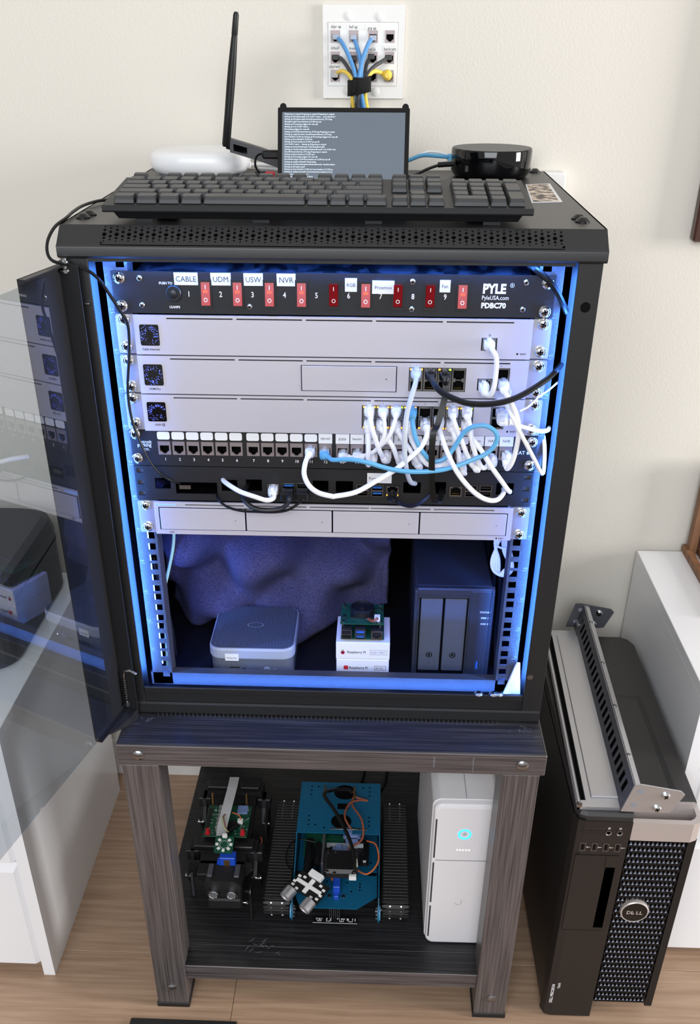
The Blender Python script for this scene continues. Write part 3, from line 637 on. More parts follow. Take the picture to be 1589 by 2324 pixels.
def plug(root, P, style, m, boot=True):
    p, q, s_ = V(P[0]), V(P[1]), V(P[2])
    c = part('connector', B().box(p.x-5.6, p.x+5.6, p.y-11, p.y+7, p.z-3.9, p.z+3.9, bev=.6).box(p.x-2.6, p.x+2.6, p.y-10, p.y+2, p.z+3.9, p.z+6.2, bev=.5), m if style == 'boot' else 'clear', root, None if style == 'boot' else 'clear plastic plug')
    if boot:
        L = []
        pts = smooth([p+V((0, -8, 0)), p+V((0, -15, 0)), q+V((0, -4, 0)), q.lerp(s_, .5)], 4)
        d0 = [V((1, 0, 0))]*len(pts)
        for i, t in enumerate(pts):
            dr = (pts[min(i+1, len(pts)-1)]-pts[max(i-1, 0)]).normalized(); a = V((1, 0, 0)); a = (a-dr*a.dot(dr)).normalized(); b_ = dr.cross(a)
            k = i/(len(pts)-1); rx = 6.2*(1-k)+3.5*k; rz = 5*(1-k)+3.5*k
            if i % 2: rx *= .9; rz *= .9
            L.append([t+a*rx*math.copysign(abs(math.cos(x))**(.5+.5*k), math.cos(x))+b_*rz*math.copysign(abs(math.sin(x))**(.5+.5*k), math.sin(x)) for x in [2*math.pi*j/12 for j in range(12)]])
        part('boot', B().loft(L, sm=False), m, root)
        if style == 'boot': part('latch_guard', B().lathe([(0, 0), (2.4, .4), (3, 2), (2.8, 8), (1.6, 10), (0, 10.2)], (p.x, p.y-17, p.z+5.4), 'y', 10), m, root)
def cable(key, label, r, m, a='boot', z='boot', group=None, name='network_cable', flat=None, cat='cable'):
    P = CP[key]; t = athing(name, label, cat, P[0], group)
    part('sheath', B().ribbon(P, *flat, sub=5) if flat else B().tube(P, r, 8, 5), m, t)
    if a: plug(t, P, a, m)
    if z: plug(t, P[::-1], z, m)
    return t
cable('gw', 'white short cable looping from the top silver unit down to the unit below', 2.8, 'cablewhite')
cable('udm1', 'light grey cable hanging from the first port of the gateway down to the computer panel', 2.9, 'cablegrey', 'boot', None)
cable('blackround', 'thick black round cable sweeping from the gateway to the right front post', 3.3, 'cableblack', 'boot', None)
cable('flat', 'black flat ribbon cable dropping from the gateway into a loop', 0, 'cableblack', 'boot', None, flat=(7, 1.6))
cable('flat2', 'short black flat cable curving into the green lit port of the computer panel', 0, 'cableblack', None, 'boot', flat=(6.5, 1.6, (0, -.5, 1)))
cable('w5a', 'long white cable from patch jack eleven sagging across to the switch', 3, 'cablewhite', 'clear', 'boot')
cable('blue', 'light blue cable running from patch jack twelve and looping up to the switch', 2.7, 'cableblue', 'clear', 'boot')
for k, l, a, z in (('s1t', 'white printed cable from the leftmost upper switch port crossing to the right', 'boot', 'boot'), ('s1b', 'white cable hanging straight down from the leftmost lower switch port', 'boot', 'boot'),
    ('s2t', 'thin white cable with clear plug from the second upper switch port', 'clear', 'clear'), ('s2b', 'white cable from the second lower switch port down to patch jack seventeen', 'boot', 'boot'),
    ('s3t', 'thin white cable with clear plug from the third upper switch port', 'clear', 'clear'), ('s3b', 'white cable from the third lower switch port down to patch jack eighteen', 'boot', 'boot'),
    ('s4b', 'white cable behind the blue one running to patch jack twenty', 'boot', 'boot'), ('s6b', 'white cable with ridged boot sweeping in a long curve to the far right cut-out', 'boot', None),
    ('s7t', 'white cable from the second last upper switch port to patch jack twenty two', 'boot', 'boot'), ('s7b', 'white printed cable from the second last lower switch port to patch jack twenty one', 'boot', 'boot'),
    ('s8t', 'white cable from the last upper switch port to the jack tagged NAS', 'boot', 'boot'), ('s8b', 'white cable from the last lower switch port slanting into the right cut-out', 'boot', None)):
    cable(k, l, 2.4 if a == 'clear' else 2.9, 'cablewhite', a, z)
cable('nvr', 'white cable rising from the jack tagged NVR to the gateway fibre socket', 2.9, 'cablewhite', 'boot', 'clear')
cable('drop', 'white cable slanting from the clear plugs down to the right rail', 2.4, 'cablewhite', None, None)
cable('side', 'white cable running sideways from the switch fibre socket past the right rail', 2.5, 'cablewhite', 'clear', None)
cable('thin', 'very thin white lead rising to the right front post', 1.1, 'cablewhite', None, None)
cable('pi1', 'short white cable bending from a cut-out into the left ethernet port', 2.9, 'cablewhite', None, 'boot')
def usbplug(t, x, y, z, m='chip'):
    part('usb_plug', B().box(x-6, x+6, y-2, y+12, z-2.5, z+2.5).box(x-7.5, x+7.5, y-19, y-1, z-5, z+5, bev=1.2), ['cableblack'], t)
t = cable('usb1', 'thick black usb cable sagging in front of the lowest silver unit', 2.9, 'cableblack', None, None, name='usb_cable'); usbplug(t, -54, -5, 282)
t = cable('usb2', 'thin black usb cable hanging lowest below the computer panel', 1.6, 'cableblack', None, None, name='usb_cable'); usbplug(t, -36, -5, 283)
CP['kb'] = [(-225, 125, 584), (-252, 140, 583), (-278, 142, 583), (-290, 105, 583), (-290, 57, 583), (-288, 20, 582), (-294, -5, 577), (-297, -26, 567), (-296, -36, 556), (-290, -38, 549), (-277, -32, 545)]+CP['kbcable']
t = cable('kb', 'thin black keyboard lead draped over the lid edge and down the left rail', 1.7, 'cableblack', None, None, name='keyboard_cable')
part('usb_plug', B().box(-188, -174, -1, 14, 281, 286), 'steel', t)
for k, (x, y, z) in enumerate(((196, -9, 412), (192, -14, 404), (194, -12, 386))):
    solo('clear_plug', B().box(x-6, x+6, y-14, y+4, z-4, z+4, bev=1).box(x-3, x+3, y-22, y-14, z-3, z+2, bev=1).box(x-2.5, x+2.5, y-12, y, z+4, z+6), 'clear',
        ['clear plastic plug dangling just below the gateway fibre socket', 'clear plastic plug hanging among white leads beside the right rail', 'clear plastic plug lying over the switch fibre socket'][k], 'plug', (x, y, z))

# ================================================================ INSIDE THE RACK, BELOW
FLR = -22
def bw(x, z):       # folds of the blanket
    return 195+36*math.sin(x*.019+z*.013)+22*math.sin(x*.043-z*.04+1)+17*math.sin(x*.02+z*.06+.5)+6*math.sin(x*.09+z*.05)-(40*math.exp(-((x+215)/30)**2))
b = B(); nx, nz = 70, 40; vs = []
for i in range(nx+1):
    for j in range(nz+1):
        x = -262+i*338/nx; zb = -15+9*math.sin(x*.021+2.2)+16*math.exp(-((x+185)/34)**2)-8*math.exp(-((x+30)/70)**2)+max(0, x-20)*.35; z = zb+(235-zb)*j/nz; vs.append((x, bw(x, z), z))
b.add(vs, [(i*(nz+1)+j, (i+1)*(nz+1)+j, (i+1)*(nz+1)+j+1, i*(nz+1)+j+1) for i in range(nx) for j in range(nz)], 0, True)
bl = solo('fleece_blanket', b, 'blanket', 'purple grey fleece blanket hanging in folds at the back of the rack', 'blanket', (-95, 200, 100))
md = bl.modifiers.new('thickness', 'SOLIDIFY'); md.thickness = .007
# mini computer
t = thing('mini_computer', 'square grey mini computer with dark textured top on the rack floor', 'computer', (-116.5, 94, FLR), (0, 0, math.radians(.3)))
lo = lambda w_, d_, r_, z, y=0: [(x, yy, z) for x, yy in rrect(w_, d_, r_, 5, 0, y)]
part('body', B().loft([lo(116, 116, 15, 0), lo(117, 117, 16, 34)], sm=False), 'mini', t)
part('lid_band', B().loft([lo(119, 119, 17, 34), lo(121, 121, 18, 36), lo(121, 121, 18, 48), lo(119, 119, 17, 51.4)], sm=False), 'minilip', t)
b = B().loft([lo(117, 117, 16, 51.4), lo(116.4, 116.4, 16, 52.2)])
for i in range(25):
    for j in range(25): x, y = -52+i*4.33, -52+j*4.33; b.add([(x-1.6, y, 52.2), (x, y-1.6, 52.2), (x+1.6, y, 52.2), (x, y+1.6, 52.2), (x, y, 52.9)], [(0, 1, 4), (1, 2, 4), (2, 3, 4), (3, 0, 4)])
part('top_panel', b, 'minitop', t)
b = B()
for i in range(26):
    a0, a1 = i*math.pi/13, (i+1)*math.pi/13; b.add([(q*1.3*math.cos(a), q*.8*math.sin(a)+3, 53.2) for q, a in ((9, a0), (9, a1), (8.1, a1), (8.1, a0))], [(0, 1, 2, 3)])
part('round_logo', b, 'minilip', t)
lb = part('paper_label', B().box(-37, -18, -61.3, -60.4, 32, 43), 'paper', t, 'white paper label'); part('lettering', B().text('Home Ass', 3.7, (-27.5, -61.5, 35.6), align='C', wx=.9), 'print_black', lb)
part('usb_port', B().plate(-31, -18, 11, 20, -59.4, -58.4, [(-30, -19, 12, 19)]).box(-29, -20, -59.2, -58.6, 15, 17.5, mi=1), ['chip', 'steel'], t)
part('audio_jack', B().lathe([(3, -58.4), (3, -59.2), (1.6, -59.2), (1.4, -58)], (-11, 0, 16), 'y', 14), 'chip', t)
part('usb_c_port', B().prism(rrect(9, 3.4, 1.6, 4, 6, 16), 'y', -58.4, -59.1), 'chip', t)
part('power_button', B().lathe([(5, -58.4), (5, -59.2), (4, -59.2), (3.8, -58.8), (0, -58.8)], (21, 0, 16), 'y', 18), 'minilip', t)
part('status_light', B().prism(circ(1, 10, 32, 16), 'y', -58.4, -59.3), 'led_white', t)
# two product boxes and the little computer on top
def carton(x0, x1, z0, z1, label, words, box, name='product_box'):
    t = athing(name, label, 'box', (39.5, 75, z0))
    part('carton', B().box(x0, x1, 40, 112, z0, z1, bev=.6), 'white', t)
    part('lid_flap', B().box(x0+.6, x1-.6, 39.4, 40, z0+2, z1-.5, bev=.2), 'white', t)
    return t
t = carton(3, 77, FLR, 12.2, 'lower white product box with a red square emblem', '', '')
letter(t, 'print_black', ('Raspberry Pi', 5.6, (21, 39.2, -3), dict(bold=.015, wx=.92)), ('AI Kit', 5.2, (58.4, 39.2, -3), dict(wx=.86)))
fr_ = lambda x0, x1, za, zb: B().plate(x0, x1, za, zb, 39.2, 39.3, [(x0+.45, x1-.45, za+.45, zb-.45)])
part('word_frame', fr_(56.8, 73, -4.8, 2.6), 'print_black', t); part('emblem', B().prism(rrect(6.4, 6.4, 1.2, 3, 16.5, -1), 'y', 39.4, 39.1), 'red', t)
t2 = carton(2.4, 77.6, 12.6, 40.2, 'upper white product box with a pink berry emblem', '', '')
letter(t2, 'print_black', ('Raspberry Pi', 5.6, (18, 39.2, 23), dict(bold=.01, wx=.92))); letter(t2, 'print_grey', ('PoE+ HAT', 5, (52, 39.2, 23), dict(wx=.86)))
part('word_frame', fr_(50, 74, 21, 28.8), 'print_grey', t2)
b = B()
for dx, dz in ((0, 0), (-1.7, .6), (1.7, .6), (-1, -1.6), (1, -1.6), (0, 1.6)): b.prism(circ(1.35, 10, 12+dx, 24+dz), 'y', 39.3, 39.05)
em = part('berry_emblem', b, 'raspberry', t2); part('berry_leaves', B().prism([(12, 26.4), (9.6, 29), (12, 28.2)], 'y', 39.3, 39.05).prism([(12, 26.4), (14.4, 29), (12, 28.2)], 'y', 39.3, 39.05), 'leaf', t2)
t = athing('single_board_computer', 'green single board computer with fan hat on the stacked white boxes', 'circuit board', (39, 80, 40.2))
part('main_board', B().box(9, 69, 44, 108, 43, 44.6), 'pcb', t); part('hat_board', B().box(8, 68, 52, 108, 62, 63.6), 'pcb', t)
for x, k in ((17, 0), (36, 1)):
    q = part('usb_stack', B().plate(x-7.2, x+7.2, 44.8, 59.4, 41, 42, [(x-6.3, x+6.3, 46, 51.4), (x-6.3, x+6.3, 53, 58.4)]).box(x-7.2, x+7.2, 47, 58, 44.8, 59.4, mi=1).box(x-5.4, x+5.4, 41.5, 47, 47.6, 49, mi=2).box(x-5.4, x+5.4, 41.5, 47, 54.6, 56, mi=2), ['steel', 'chip', 'usbblue' if k else 'chip'], t)
part('ethernet_jack', B().plate(51, 67, 44.8, 58, 41, 42, [(53, 65, 48.6, 56.6), (56, 62, 46.6, 48.6)]).box(51, 67, 46, 60, 44.8, 58, mi=1), ['steel', 'chip'], t)
part('fan', B().lathe([(17, 64), (17, 74), (15.5, 75), (15, 72), (6, 72), (6, 75), (0, 75.4)], (38, 82, 0), n=22).box(22, 54, 66, 98, 63.6, 66), 'chip', t)
b = B()
for x, y in ((12, 56), (64, 56), (12, 104), (64, 104)): b.cyl((x, y, 40.2), (x, y, 66), 1.9, n=6)
part('standoffs', b, 'steel', t, kind='stuff')
b = B(); rg = random.Random(4)
for i in range(20): x, y = rg.choice((10+rg.random()*8, 56+rg.random()*9)), 54+rg.random()*48; b.box(x, x+2.4, y, y+2, 63.6, 65.2)
part('components', b, 'chip', t, kind='stuff'); part('wire_header', B().box(55, 63, 58, 66, 63.6, 71), 'white', t, 'white wire header')
part('fan_wires', B().tube([(58, 60, 70), (57, 54, 71), (52, 53, 69), (47, 60, 68)], .9, 6).tube([(60, 60, 70), (59, 53, 70), (52, 51, 68), (45, 60, 67)], .9, 6), 'wire_brown', t, kind='stuff')
# two bay drive box
t = athing('network_drive', 'dark two bay network drive standing at the right of the rack floor', 'computer', (163, 150, FLR))
part('case', B().box(111, 216, 66, 285, FLR+4, 118, bev=2), 'nas', t)
part('front_frame', B().plate(109.5, 218, FLR, 118.5, 56, 66, [(116.5, 183.5, FLR-1, 105)]).box(109.5, 114, 53, 66, FLR, 116, bev=1).box(186, 214, 53.5, 66, FLR, 117, bev=1.4).box(112, 216, 55, 66, 108, 119.5, bev=2), 'nas', t)
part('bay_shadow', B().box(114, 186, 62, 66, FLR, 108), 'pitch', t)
for i in range(2):
    x0 = 118.6+33.2*i; d_ = part('drive_door', B().prism(rrect(30, 117, 1.6, 3, x0+15, 42.5+1.5), 'y', 63, 57.5, bev=.8), 'nas_door', t)
    part('lock', ring(ring(B(), x0+15, 57.3, 12, 4.4, 3.2), x0+15, 57.3, 12, 1.7, 0), 'pitch', d_); part('lettering', B().text('1', 4, (x0+15, 57.3, -3), align='C'), 'pitch', d_)
letter(t, 'print_white', *[(w_, 3.6, (212, 53.2, z), dict(align='R', bold=.02)) for w_, z in (('STATUS', 84), ('DISK 1', 75), ('DISK 2', 65.5))])
part('usb_port', B().plate(198, 205.5, -9, 7, 52.8, 54, [(199, 204.5, -8, 6)]).box(200.5, 202.5, 53, 54, -7, 5, mi=1), ['steel', 'usbblue'], t)
for z in (85.4, 76.4, 66.9): part('drive_light', B().prism(circ(.7, 8, 214, z), 'y', 53.3, 53), 'print_grey', t)
# leads
solo('ground_wire', B().tube([(-217, 84, 240), (-219, 84, 187), (-223, 82, 157), (-232, 78, 123), (-239, 74, 95), (-242, 70, 40), (-243, 60, FLR)], 2.2, 8), 'wire_lime', 'pale green ground wire hanging at the lower left rail', 'wire', (-230, 80, FLR))
t = athing('coiled_lead', 'coiled bundle of white leads behind the lower right rail', 'cable', (228, 90, 160))
for i in range(4):
    o = i*3.2; part('coil_strand', B().tube([(224+o, 92+o, 240), (221-o*.6, 88, 182), (213+o, 86, 150), (217+o, 84+o, 133-o), (232, 84, 126+o), (243, 90, 134), (238-o, 92, 160), (228, 96, 190), (232+o, 98, 240)], 2, 7), 'cablewhite', t)
part('tie', B().tube([(215, 85, 172), (225, 80, 170), (238, 86, 170), (230, 98, 172), (216, 92, 172)], 1.4, 6), 'cablewhite', t)
for k, pts in enumerate(([(-262, 120, 120), (-252, 110, 70), (-240, 100, 20), (-236, 90, FLR+3)], [(-268, 150, 110), (-256, 140, 60), (-250, 120, 10), (-250, 110, FLR+3)], [(219, 110, 160), (222, 108, 100), (224, 104, 50), (222, 90, FLR+3)], [(226, 110, 160), (231, 104, 90), (230, 96, 30), (232, 80, FLR+3)])):
    solo('power_lead', B().tube(pts, 3.2, 8), 'cableblack', ['black lead nearest the left rail on the rack floor', 'black lead behind another at the left side of the rack floor', 'black lead squeezed beside the network drive', 'black lead hanging nearest the lower right rail'][k], 'cable', pts[-1])
for k, x in enumerate((199, 219, 226)):
    o = bpy.data.objects.new('rack_screw', screw_me); C.objects.link(o); o.location = W(x, -17.6, -2.4); o.rotation_euler = (math.radians(-90 if k < 2 else -75), 0, k*1.1)
    tag(o, ['loose chrome screw on the sill left of two others', 'loose chrome screw on the sill, middle of three', 'loose chrome screw on the sill nearest the white bracket'][k], 'screw')

# ================================================================ ON TOP OF THE RACK
TOP = 579
kb = thing('keyboard', 'black full size keyboard propped along the front of the rack lid', 'keyboard', (-16.5, 3, 586.5), (math.radians(4.2), 0, 0))
prof = [(0, 4.2), (-1.4, 6), (-1.4, 9.5), (.4, 11), (126, 13.5), (128, 11), (128, 6), (126, 4.2)]
b = B().loft([[(x, y, z) for y, z in prof] for x in (-226.5, 226.5)]).loft([[(x*k, y, z) for x, y in ((-216, 6+o), (216, 6+o), (216, 122), (-216, 122))] for k, o, z in ((.985, 6, -4.5), (1, -3, 4.4))])
part('case', b, 'keyboard', kb)
b = B()
for x in (-185, -60, 60, 185): b.box(x-9, x+9, 10, 17, -7.6, -4.4)
part('rubber_feet', b, 'rubber', kb, kind='stuff')
for x in (-180, 180): part('tilt_leg', B().box(x-14, x+14, 108, 113, -15.5, -4, bev=1), 'keyboard', kb)
KM = {}
def key(x, y, w_=1, d_=1, z=12.6):
    k_ = (round(w_, 2), round(d_, 2))
    if k_ not in KM:
        ww, dd = w_*19.05-1.6, d_*19.05-1.6
        lo_ = lambda a, c, r_, zz, yy=0: [(p, q, zz) for p, q in rrect(a, c, r_, 2, 0, yy)]
        KM[k_] = B().loft([lo_(ww, dd, 1.2, 0), lo_(ww-1, dd-.8, 1.4, 3.4, .2), lo_(ww-3.2, dd-3.4, 1.8, 6.8, .9)]).mesh('key', 'keycap')
    inst('key', KM[k_], kb, (x, y, z-1.2+y*.02))
LX = -216; legs_ = []
def row(y, ws, x=LX, d_=1, chars=None):
    for i, w_ in enumerate(ws):
        if w_ > 0:
            key(x+w_*9.525, y, w_, d_)
            if chars and i < len(chars) and chars[i] != ' ': legs_.append((chars[i], x+w_*9.525-5.2 if w_ < 2 else x+5, y+1.6+(d_-1)*5))
        x += abs(w_)*19.05
row(15.5, [1.25, 1.25, 1.25, 1.25, 5.75, 1.25, 1, 1, 1.0+.25], chars=None)
row(34.6, [2.25]+[1]*10+[2.75], chars=' ZXCVBNM,./')
row(53.6, [1.75]+[1]*11+[2.25], chars=' ASDFGHJKL;')
row(72.6, [1.5]+[1]*12+[1.5], chars=' QWERTYUIOP')
row(91.7, [1]*13+[2], chars=' 1234567890-=')
row(113, [1, -1]+[1]*4+[-.5]+[1]*4+[-.5]+[1]*4, d_=.72)
nx_ = LX+15*19.05+8
row(113, [1, 1, 1], nx_, .72); row(91.7, [1, 1, 1], nx_); row(72.6, [1, 1, 1], nx_, chars=None); row(34.6, [-1, 1], nx_); row(15.5, [1, 1, 1], nx_)
mx_ = nx_+3*19.05+8
row(91.7, [1, 1, 1, 1], mx_, chars=' /*-'); row(72.6, [1, 1, 1], mx_, chars='789'); row(53.6, [1, 1, 1], mx_, chars='456'); row(34.6, [1, 1, 1], mx_, chars='123'); row(15.5, [2, 1], mx_, chars='0.')
key(mx_+3.5*19.05, 63.1, 1, 2); key(mx_+3.5*19.05, 25, 1, 2)
for c_, x, y in legs_:
    if c_ in ';,*=': continue
    part('lettering', B().text(c_, 5.2, (x, y, 18.4+y*.02), up=(0, 1, .02)), 'print_grey', kb)

# small console screen leaning back
sc = thing('small_screen', 'small black console screen full of terminal text standing behind the keyboard', 'screen', (1.5, 252, TOP+1), (math.radians(-22), 0, 0))
part('panel', B().prism(rrect(165, 97, 1.5, 2, 0, 49), 'y', 0, 6), 'gloss', sc)
sf_ = part('display', B().box(-77, 77, -.4, 0, 7.5, 92), 'screen', sc, 'lit grey console')
rg = random.Random(11); ws_ = ['Setting up', 'linux-headers-6.12.20+rpt-rpi-v8', 'linux-kbuild-6.12.20+rpt', '(1:6.12.20-1+rpt1) ...', '/etc/kernel/postinst.d/initramfs-tools:', 'update-initramfs: Generating', '/boot/initrd.img-6.12.20', 'Preparing to unpack', 'Processing triggers for man-db', 'libraspberrypi0', '/boot/firmware/kernel_2712.img', 'raspi-firmware']
for i in range(27):
    t = ws_[0]+' '+rg.choice(ws_[1:]) if i % 3 else rg.choice(ws_); n_ = rg.choice((38, 46, 52, 60, 66))
    while len(t) < n_-14: t += ' '+rg.choice(ws_)
    b = B().text(t[:n_], 2.5, (-74, -.55, 89-i*2.9), wx=1.0)
    part('text_line', b, 'screen_ink', sf_)
part('text_line', B().text('pi@portainer:~ $', 3.0, (-74, -.55, 89-27*2.9), wx=.72), 'screen_green', sf_, 'green prompt')
for x in (-76, 77): part('standoff', B().lathe([(1.8, 2), (4.2, 2), (4.2, 7), (1.8, 7)], (x, 0, 99), 'y', 14), 'gloss', sc)
part('circuit_board', B().box(-78, 78, 6, 8, 4, 94).box(-50, 35, 8, 20, 10, 66), 'pcb', sc); part('stand_leg', B().add([(-30, 8, 60), (30, 8, 60), (26, 62, 22), (-26, 62, 22)], [(0, 1, 2, 3)]).box(-26, 26, 56, 60, 18, 24), 'gloss', sc)

# white rounded access point
t = thing('wifi_router', 'white rounded square wifi router on the back left of the rack lid', 'router', (-204, 422, TOP))
lo_ = lambda w_, r_, z: [(x, y, z) for x, y in rrect(w_, w_*.94, r_, 8)]
part('foot', B().loft([lo_(112, 40, 0), lo_(118, 42, 6)]), 'print_grey', t)
part('shell', B().loft([lo_(116, 42, 4), lo_(128, 46, 7), lo_(135, 49, 13), lo_(137, 50, 19), lo_(136, 50, 25), lo_(133, 49, 28.5), lo_(126, 46, 31.5), lo_(110, 40, 33.2), lo_(60, 24, 34), lo_(10, 4, 34.2)], sm=True), 'eero', t)
part('rear_port', B().box(56, 66, -12, 12, 8, 18), 'print_grey', t)
# black round hub
t = thing('round_hub', 'glossy black round hub on the back right of the rack lid', 'hub', (203, 425, TOP))
part('body', B().lathe([(0, 0), (48, 0), (52, 3), (55.5, 9), (56, 34), (55.2, 36)], (0, 0, 0), n=48), 'gloss', t)
part('top_plate', B().lathe([(54.4, 35.9), (54.4, 36.4), (0, 36.6)], (0, 0, 0), n=48), 'puck_top', t)
part('usb_port', B().box(-39, -31, -43.5, -38, 10, 18, bev=.6), 'chip', t)
# antenna adapter
t = athing('antenna_adapter', 'black usb wifi adapter with a tall upright antenna behind the white router', 'antenna', (-118, 360, 590))
part('adapter_body', B().loft([[tuple(p) for p in q] for q in [[(x, 352, z+8) , (x, 352, z-8), (x, 368, z-8), (x, 368, z+8)] for x, z in ((-153, 622), (-112, 611), (-78, 600))]]), 'cablecharcoal', t, 'dark grey adapter body')
part('adapter_window', B().loft([[(x, 351.4, z+4), (x, 351.4, z-4), (x, 352, z-4), (x, 352, z+4)] for x, z in ((-148, 620), (-130, 615.5))]), 'gloss', t)
part('hinge', B().cyl((-158, 360, 622), (-149, 360, 620), 5, n=12), 'chip', t)
part('antenna_rod', B().lathe([(0, -2), (4.6, -1.6), (5.6, 1), (5.4, 40), (5.6, 70), (5.2, 92), (4, 122), (3.6, 124), (4, 126), (3.7, 146), (2.6, 149.4), (0, 150)], (0, 0, 0), n=14), 'cableblack', t)
ro = bpy.data.objects['antenna_rod']; ro.location = (V((-158, 354, 622))-V((-118, 360, 590)))*S; ro.rotation_euler = (0, math.radians(8.4), 0)
for v in ro.data.vertices: v.co += (V((-118, 360, 590)))*S
# leads on the lid
solo('micro_usb_lead', B().tube([(-93, 300, 617), (-104, 300, 618), (-112, 301, 614), (-114, 303, 604), (-110, 308, 596), (-100, 318, 588), (-80, 330, 583), (-40, 340, 583)], 1.5, 7).box(-104, -82, 295, 305, 612, 622, bev=2), 'cableblack', 'black lead with moulded plug curling into the left side of the small screen', 'cable', (-93, 310, 583))
solo('hdmi_adapter', B().box(-124, -98, 372, 392, 580, 589, bev=1.5), 'chip', 'small black ribbed adapter lying left of the small screen', 'adapter', (-111, 382, TOP+1))
solo('red_plug', B().box(-101, -89, 292, 306, TOP+.3, 597, bev=1).box(-98, -92, 288, 292, 584, 592, bev=.6), 'red', 'small red plug at the lower left corner of the small screen', 'plug', (-95, 299, TOP))
solo('thin_lead', B().tube([(-215, 350, 582), (-180, 346, 582), (-140, 356, 582), (-120, 372, 584)], 1.6, 6), 'cableblack', 'thin black lead lying in front of the white router', 'cable', (-170, 350, TOP))
for k, (m, r_, pts, l_) in enumerate((('cablewhite', 2.7, [(-140, 422, 592), (-122, 424, 592), (-95, 428, 591), (-60, 440, 590)], 'white network cable plugged into the side of the white router'),
    ('cableblue', 2.6, [(-118, 432, 597), (-96, 434, 600), (-70, 440, 600), (-30, 450, 594)], 'blue network cable just behind the white router cables'),
    ('cablewhite', 2.2, [(-125, 438, 586), (-100, 430, 585), (-70, 430, 586), (-30, 440, 586)], 'thin white lead lowest beside the white router'),
    ('cableblue', 2.6, [(150, 432, 602), (132, 424, 604), (107, 424, 605), (88, 422, 599), (60, 425, 590), (30, 430, 585)], 'blue network cable going into the round black hub'),
    ('cablewhite', 1.5, [(150, 436, 603), (130, 430, 608), (114, 428, 609), (96, 430, 602), (70, 440, 590)], 'thin white lead arching above the blue cable of the round hub'),
    ('cableblack', 1.9, [(149, 402, 597), (135, 398, 597), (115, 400, 591), (92, 398, 582), (60, 392, 581.5), (20, 390, 581.5)], 'black power lead going into the round black hub'))):
    b = B().tube(pts, r_, 8)
    if k in (0, 3): p = pts[0]; b.box(p[0]-8, p[0]+6, p[1]-5, p[1]+5, p[2]-4, p[2]+4, bev=.8)
    if k == 5: b.cyl((149, 402, 597), (128, 398, 596), 3.4, n=10)
    solo('lid_cable', b, m, l_, 'cable', pts[-1])
t = athing('picture_card', 'small white edged picture card lying on the right of the rack lid', 'card', (255, 260, TOP+.2))
q = [(231, 178), (269, 187), (277, 352), (243, 340)]
part('paper', B().loft([[(x, y, z) for x, y in q] for z in (TOP+.2, TOP+.6)]), 'paper', t)
part('print', B().add([(233.5, 183, TOP+.75), (265.5, 190.5, TOP+.75), (273, 346, TOP+.75), (244, 335, TOP+.75)], [(0, 1, 2, 3)]), 'card', t)

# ================================================================ WALL PLATES AND THEIR CABLES
t = athing('wall_plate', 'white wall plate with twelve network jacks and handwritten style tags', 'wall plate', (21, WALL, 725))
jx, jz = [-18.5, 7, 34, 57.5], [743.5, 718.5, 696.6]
part('plate', B().plate(-36, 78, 669, 780, WALL-5, WALL-3, [(-29, 69, 684, 760)]).box(-36, 78, WALL-3, WALL-.5, 669, 780, bev=.9), 'trimwhite', t)
part('insert', B().plate(-28.6, 68.6, 684.4, 759.6, WALL-5.4, WALL-3, [(x-6.6, x+6.6, z-7.2, z+7.2) for x in jx for z in jz]), 'white', t)
jm = B().plate(-6.6, 6.6, -7.2, 7.2, -1, 1, [(-5, 5, -3.6, 2.6), (-3.2, 3.2, -5, -3.6), (-1.8, 1.8, -6, -5)]).box(-6.6, 6.6, 1.3, 2, -7.2, 7.2, mi=1).mesh('keystone_jack', ['jack', 'pitch'])
for x in jx:
    for z in jz: inst('keystone_jack', jm, t, (x, WALL-5.2, z))
for x, z in ((0, 767), (43, 766), (0, 678), (39, 677)): part('screw_cover', B().lathe([(5.6, WALL-5), (5.6, WALL-5.6), (5, WALL-6), (0, WALL-6)], (x, 0, z), 'y', 20), 'trimwhite', t)
for x0, x1, z0_, z1_ in ((-28, -4, 752, 759), (-3, 22, 751.5, 758.5), (23, 46, 750.5, 758), (-28, -8, 727, 733), (48, 68, 726, 733.5), (-28, -8, 704.5, 710.5)): part('tape', B().box(x0, x1, WALL-5.8, WALL-5.4, z0_, z1_), 'trimwhite', t)
letter(t, 'print_black', *[(w_, 5.4, (x, WALL-6, z), dict(align='C', wx=.9)) for w_, x, z in (('skpr ap', -17.5, 753.2), ('hef ap', 6.5, 752.8), ('grg ap', 32.5, 751.4), ('drbell', -19, 728), ('frntG6', 8, 727.6), ('grgG6', 32, 726.6), ('backcam', 58, 727), ('skprwal', -19.5, 706))])
t = athing('blank_plate', 'white wall plate half hidden behind the small screen', 'wall plate', (19, WALL, 600))
part('plate', B().box(-21.5, 59, WALL-5, WALL-.5, 575, 656, bev=1.4), 'trimwhite', t); part('insert', B().box(-10, 48, WALL-6, WALL-5, 590, 640), 'white', t)
